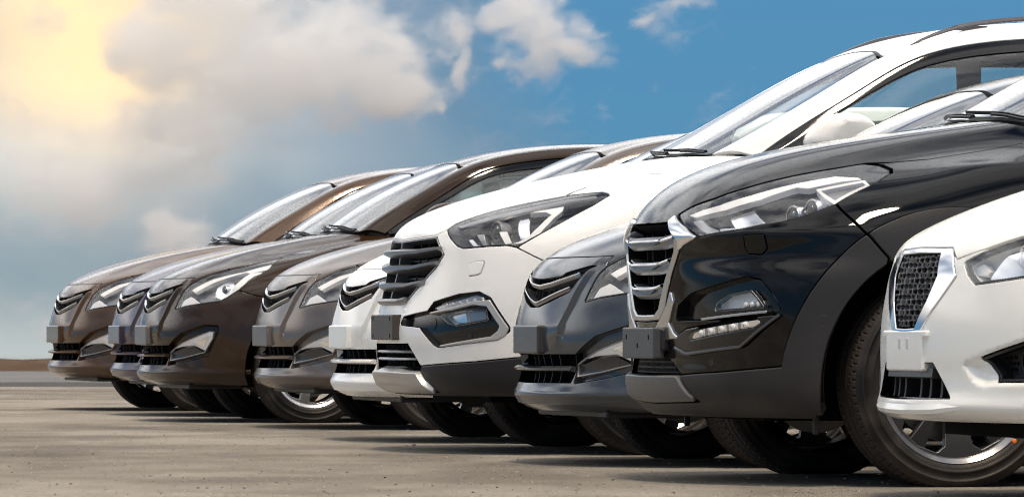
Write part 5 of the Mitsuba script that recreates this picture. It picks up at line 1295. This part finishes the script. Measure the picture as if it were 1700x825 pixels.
# ---------------------------------------------------------------- small white hatchback
def build_hatchback():
    F = FE['I']
    S, G = Surf(I_BODY, True), Surf(I_TOP)
    lamp = rounded(Poly(F['lamp']), .008)
    grille, gouter, low = half(F['grille']), half(F['grille_outer']), half(F['low'])
    fog = rounded(Poly(F['fog']), .006)
    hood = [tuple(p) for p in F['hood']] + [(S.U[4] + .12, S.V[7] + .09), (S.U[5], S.V[8] + .08)]
    W = (.93, .285, .298, 3.36)
    S.disp.append(lambda u, v: .010 * np.exp(-((v - .075) / .02) ** 2) * mi_step(1.1, .7, u))
    scoop = rounded(Poly(F['scoop']), .01)
    # scooped pocket round the fog lamp
    def hollow(u, v):
        d = shapely.distance(shapely.points(np.ravel(u), np.ravel(v)), scoop.exterior).reshape(np.shape(u))
        ins = shapely.contains_xy(scoop, np.ravel(u), np.ravel(v)).reshape(np.shape(u))
        return -.030 * ins * mi_step(0, .035, d)
    S.disp.append(hollow)
    P, bumper = common_car('hatchback', S, G, F, W, hood, [(S.U[4] + .06, S.V[6] + .02), (S.U[4] + .12, S.V[5]), (S.U[4] + .16, S.V[4])], lamp, [gouter, low, fog],
                           dict(width=.85, arch=.355, floor=.19, length=3.95, tyre=.185, rim=.195, style='saloon', va=.28, vb=1.33, vc=2.2, rw=(7, 9), belt=1.02, seat=2.12, mirror=(1.37, 1.06, .93), spin=.2, frame=.035))
    P.add('front_bumper', 'PAINT', panel(S, sym(bumper).buffer(-.0022), 0, .022, h=.011, hb=.008))
    P.add('front_bumper__lip', 'PAINT', sweep(S, [(-.50, .078), (-.25, .07), (0, .068), (.25, .07), (.50, .078)], [(-.03, .016), (.010, .018), (.024, .006), (.024, -.008), (.010, -.026), (-.03, -.03)], -.016, taper=[(0, .25), (.2, 1), (.8, 1), (1, .25)]))
    P.add('grille__surround', 'chrome', panel(S, sym(gouter.difference(grille)).buffer(-.001), .003, .03, bev=.004, h=.010, hb=.007))
    P.add('grille__recess', 'void', join([wall(S, sym(grille), .0, -.08), panel(S, sym(grille).buffer(.01), -.08, rim=False, h=.03, hb=.02)]))
    x0, y0, x1, y1 = sym(grille).bounds
    gs = sym(grille).buffer(-.003)
    net = hexmesh(gs, .024, .0075, 2.1)
    P.add('grille__net', 'net_grey', panel(S, net, lambda u, v: -.004 - .004 * np.cos(u * 2 * np.pi / .0504), .02, bev=.003, h=.010, hb=.005))
    P.add('lower_grille__recess', 'void', join([wall(S, sym(low), .0, -.10), panel(S, sym(low), -.10, rim=False, h=.03, hb=.02)]))
    for x in (-.24, -.16, -.08, .08, .16, .24):
        P.add('lower_grille__upright', 'black_plastic', panel(S, shapely.box(x - .012, low.bounds[1], x + .004, low.bounds[3] - .03).intersection(sym(low)), -.03, .04, bev=.002, h=.02, hb=.01))
    e = low.bounds[3] - .036
    P.add('lower_grille__bar', 'plate_grey', sweep(S, [(-.22, e), (0, e), (.22, e)], [(-.03, .02), (.004, .02), (.008, -.006), (-.03, -.012)], -.012))
    P.add('fog_recess', 'black_plastic', join([wall(S, fog, .0, -.05, .05), panel(S, fog, -.05, rim=False, h=.015, hb=.01)]), both=True)
    P.add('fog_recess__rim', 'black_plastic', panel(S, fog.difference(fog.buffer(-.008)), -.002, .02, bev=.002, h=.01, hb=.007), both=True)
    c = np.array(F['foglamp'][0])
    ring, dome = projector(S, c + [.02, .0], -.02, .052, axis=(1, .35, 0), length=.05)
    P.add('fog_recess__blank', 'black_plastic', join([ring, dome]), both=True)
    for k in range(6):
        ring2, _ = projector(S, c + [.02, .0], -.012 + .0012 * k, .046 - .007 * k, axis=(1, .35, 0), length=.012)
        P.add('fog_recess__rib', 'cladding', ring2, both=True)
    for i in range(3):
        for j in range(3):
            P.add('fog_recess__cell', 'void', panel(S, shapely.Point(fog.bounds[0] + .035 + .016 * i + .008 * (j % 2), fog.bounds[1] + .03 + .018 * j).buffer(.006, 2), -.047, .004, bev=.001, h=.008, hb=.004), both=True)
    lamp_unit(P, S, 'headlamp', lamp, .06, 'lamp_white', pieces=[('inner_lamp', 'lamp_white', rounded(Poly(F['lr1']), .004), -.03, .02), ('reflector', 'reflector', rounded(Poly(F['lr2']), .004), -.03, .025)], rim_mat='lamp_dark')
    ring, dome = projector(S, np.array(F['lamp'][2]) * .5 + np.array(F['lamp'][6]) * .5, -.04, .05, axis=(1, .35, 0))
    P.add('headlamp__projector_ring', 'reflector', ring, both=True)
    P.add('headlamp__projector_lens', 'lens', dome, both=True)
    p0 = S.at(0, S.V[3])
    P.add('plate_mount', 'PAINT', join([rbox((.05, .36, .115), .008, (p0[0] - .024, 0, .445)), rbox((.03, .42, .02), .006, (p0[0] - .014, 0, .497))]))
    for y in (.04, -.04):
        P.add('plate_mount__notch', 'plate_pale', rbox((.006, .022, .034), .003, (p0[0] + .0002, y, .468)))
    return P
scene['net_grey'] = pr((.03, .03, .032), .18, .2)
scene['plate_pale'] = pr((.5, .5, .49), .4)

# ---------------------------------------------------------------- the row of cars
PAINTS = {
    'paint_flare_brown': pr((.090, .048, .024), .12, .4, coat=1.0),  # brown of the warm flare is put into this colour
    'paint_navy': pr((.055, .043, .066), .14, .35, coat=1.0),
    'paint_black_flare': pr((.030, .016, .008), .06, spec=.42),  # black car paint with the brown of the flare mixed in
    'paint_silver': pr((.165, .138, .122), .16, .5, coat=1.0),
    'paint_white': pr((.76, .76, .745), .08, coat=1.0),
    'paint_white_suv': pr((.78, .78, .765), .08, coat=1.0),
    'paint_graphite': pr((.075, .082, .092), .12, .5, coat=1.0),
    'paint_jet': pr((.003, .003, .0035), .04, spec=.32),
    'paint_ivory': pr((.75, .755, .73), .08, coat=1.0),
    'plate_film_dark': pr((.045, .042, .047), .25, spec=.4),
    'plate_film_grey': pr((.13, .118, .118), .28, spec=.4),
    'plate_film_white': pr((.70, .71, .69), .08, coat=1.0),
}
for k, v in PAINTS.items():
    scene[k] = v
MODELS = {}
def ply_rows(P):
    out = []
    for key, mat, (v, f, n) in P.rows:
        path = meshkit.write_ply((v, f), normals=n)
        out.append((key, mat, path))
    return out
def place_car(key, model, X, Z, deg, paint, plate, label, cat, group=None):
    if model not in MODELS:
        MODELS[model] = ply_rows({'black': build_black_suv, 'white': build_white_suv, 'saloon': build_saloon, 'hatch': build_hatchback}[model]())
    a = math.radians(deg)
    c, s = math.cos(a), math.sin(a)
    M = np.array([[-c, s, 0, X], [-s, -c, 0, Z], [0, 0, 1, 0], [0, 0, 0, 1.0]])
    for part, mat, path in MODELS[model]:
        m = {'PAINT': paint, 'PLATE': plate}.get(mat, mat)
        scene[key + '__' + part] = {'type': 'ply', 'filename': path, 'face_normals': False, 'to_world': T(M), 'bsdf': {'type': 'ref', 'id': m}}
    labels[key] = {'label': label, 'category': cat}
    if group:
        labels[key]['group'] = group
CARGROUP = 'cars parked side by side in a row'
place_car('parked_car', 'saloon', -2.850, 35.581, 15.0, 'paint_flare_brown', 'paint_flare_brown', 'dark saloon toned brown by painted flare, at the far left end of the row', 'car', CARGROUP)
place_car('parked_car_001', 'saloon', -2.316, 33.392, 13.0, 'paint_navy', 'paint_navy', 'dark purplish grey saloon mostly hidden, second car from the left', 'car', CARGROUP)
place_car('parked_car_002', 'saloon', -2.028, 31.353, 12.5, 'paint_black_flare', 'plate_film_grey', 'black saloon toned brown by painted flare, with pale headlamps, third car from the left', 'car', CARGROUP)
place_car('parked_car_003', 'saloon', -1.282, 29.231, 13.0, 'paint_silver', 'plate_film_grey', 'warm grey saloon directly left of the white saloon', 'car', CARGROUP)
place_car('parked_car_004', 'saloon', -0.784, 25.956, 13.0, 'paint_white', 'plate_film_white', 'white saloon tucked in behind the white SUV', 'car', CARGROUP)
place_car('parked_car_005', 'white', -0.505, 23.750, 13.0, 'paint_white_suv', '', 'tall white SUV with roof rails and white door mirror', 'car', CARGROUP)
place_car('parked_car_006', 'saloon', 0.058, 21.591, 13.0, 'paint_graphite', 'plate_film_dark', 'dark graphite saloon between the white SUV and the black SUV', 'car', CARGROUP)
place_car('parked_car_007', 'black', 0.408, 19.192, 13.0, 'paint_jet', '', 'glossy black SUV with chrome grille and grey wheel arch cladding', 'car', CARGROUP)
place_car('parked_car_008', 'hatch', 1.161, 16.964, 13.0, 'paint_ivory', '', 'small white hatchback with chrome framed net grille at the right edge', 'car', CARGROUP)


# dabs of orange paint that the fitters leave on tyre and rim
def dab(key, model, rel, car):
    row = scene[car + '__wheel__tyre']
    m = lathe([(.0005, .004), (.006, .0035), (.0085, 0), (.0085, -.006)], 20)
    v, f, n = meshkit.arrays(trimesh.Trimesh(*m, process=False), 40)
    d = {'type': 'ply', 'filename': meshkit.write_ply((v + np.array(rel), f), normals=n), 'face_normals': False, 'to_world': row['to_world'], 'bsdf': {'type': 'ref', 'id': 'orange_dot'}}
    scene[key] = d
dab('parked_car_006__wheel__paint_mark', 'saloon', (-.80 + .13, .835, .292 - .19), 'parked_car_006')
dab('parked_car_007__wheel__paint_mark', 'black', (-.854 - .192, .896, .337 - .19), 'parked_car_007')
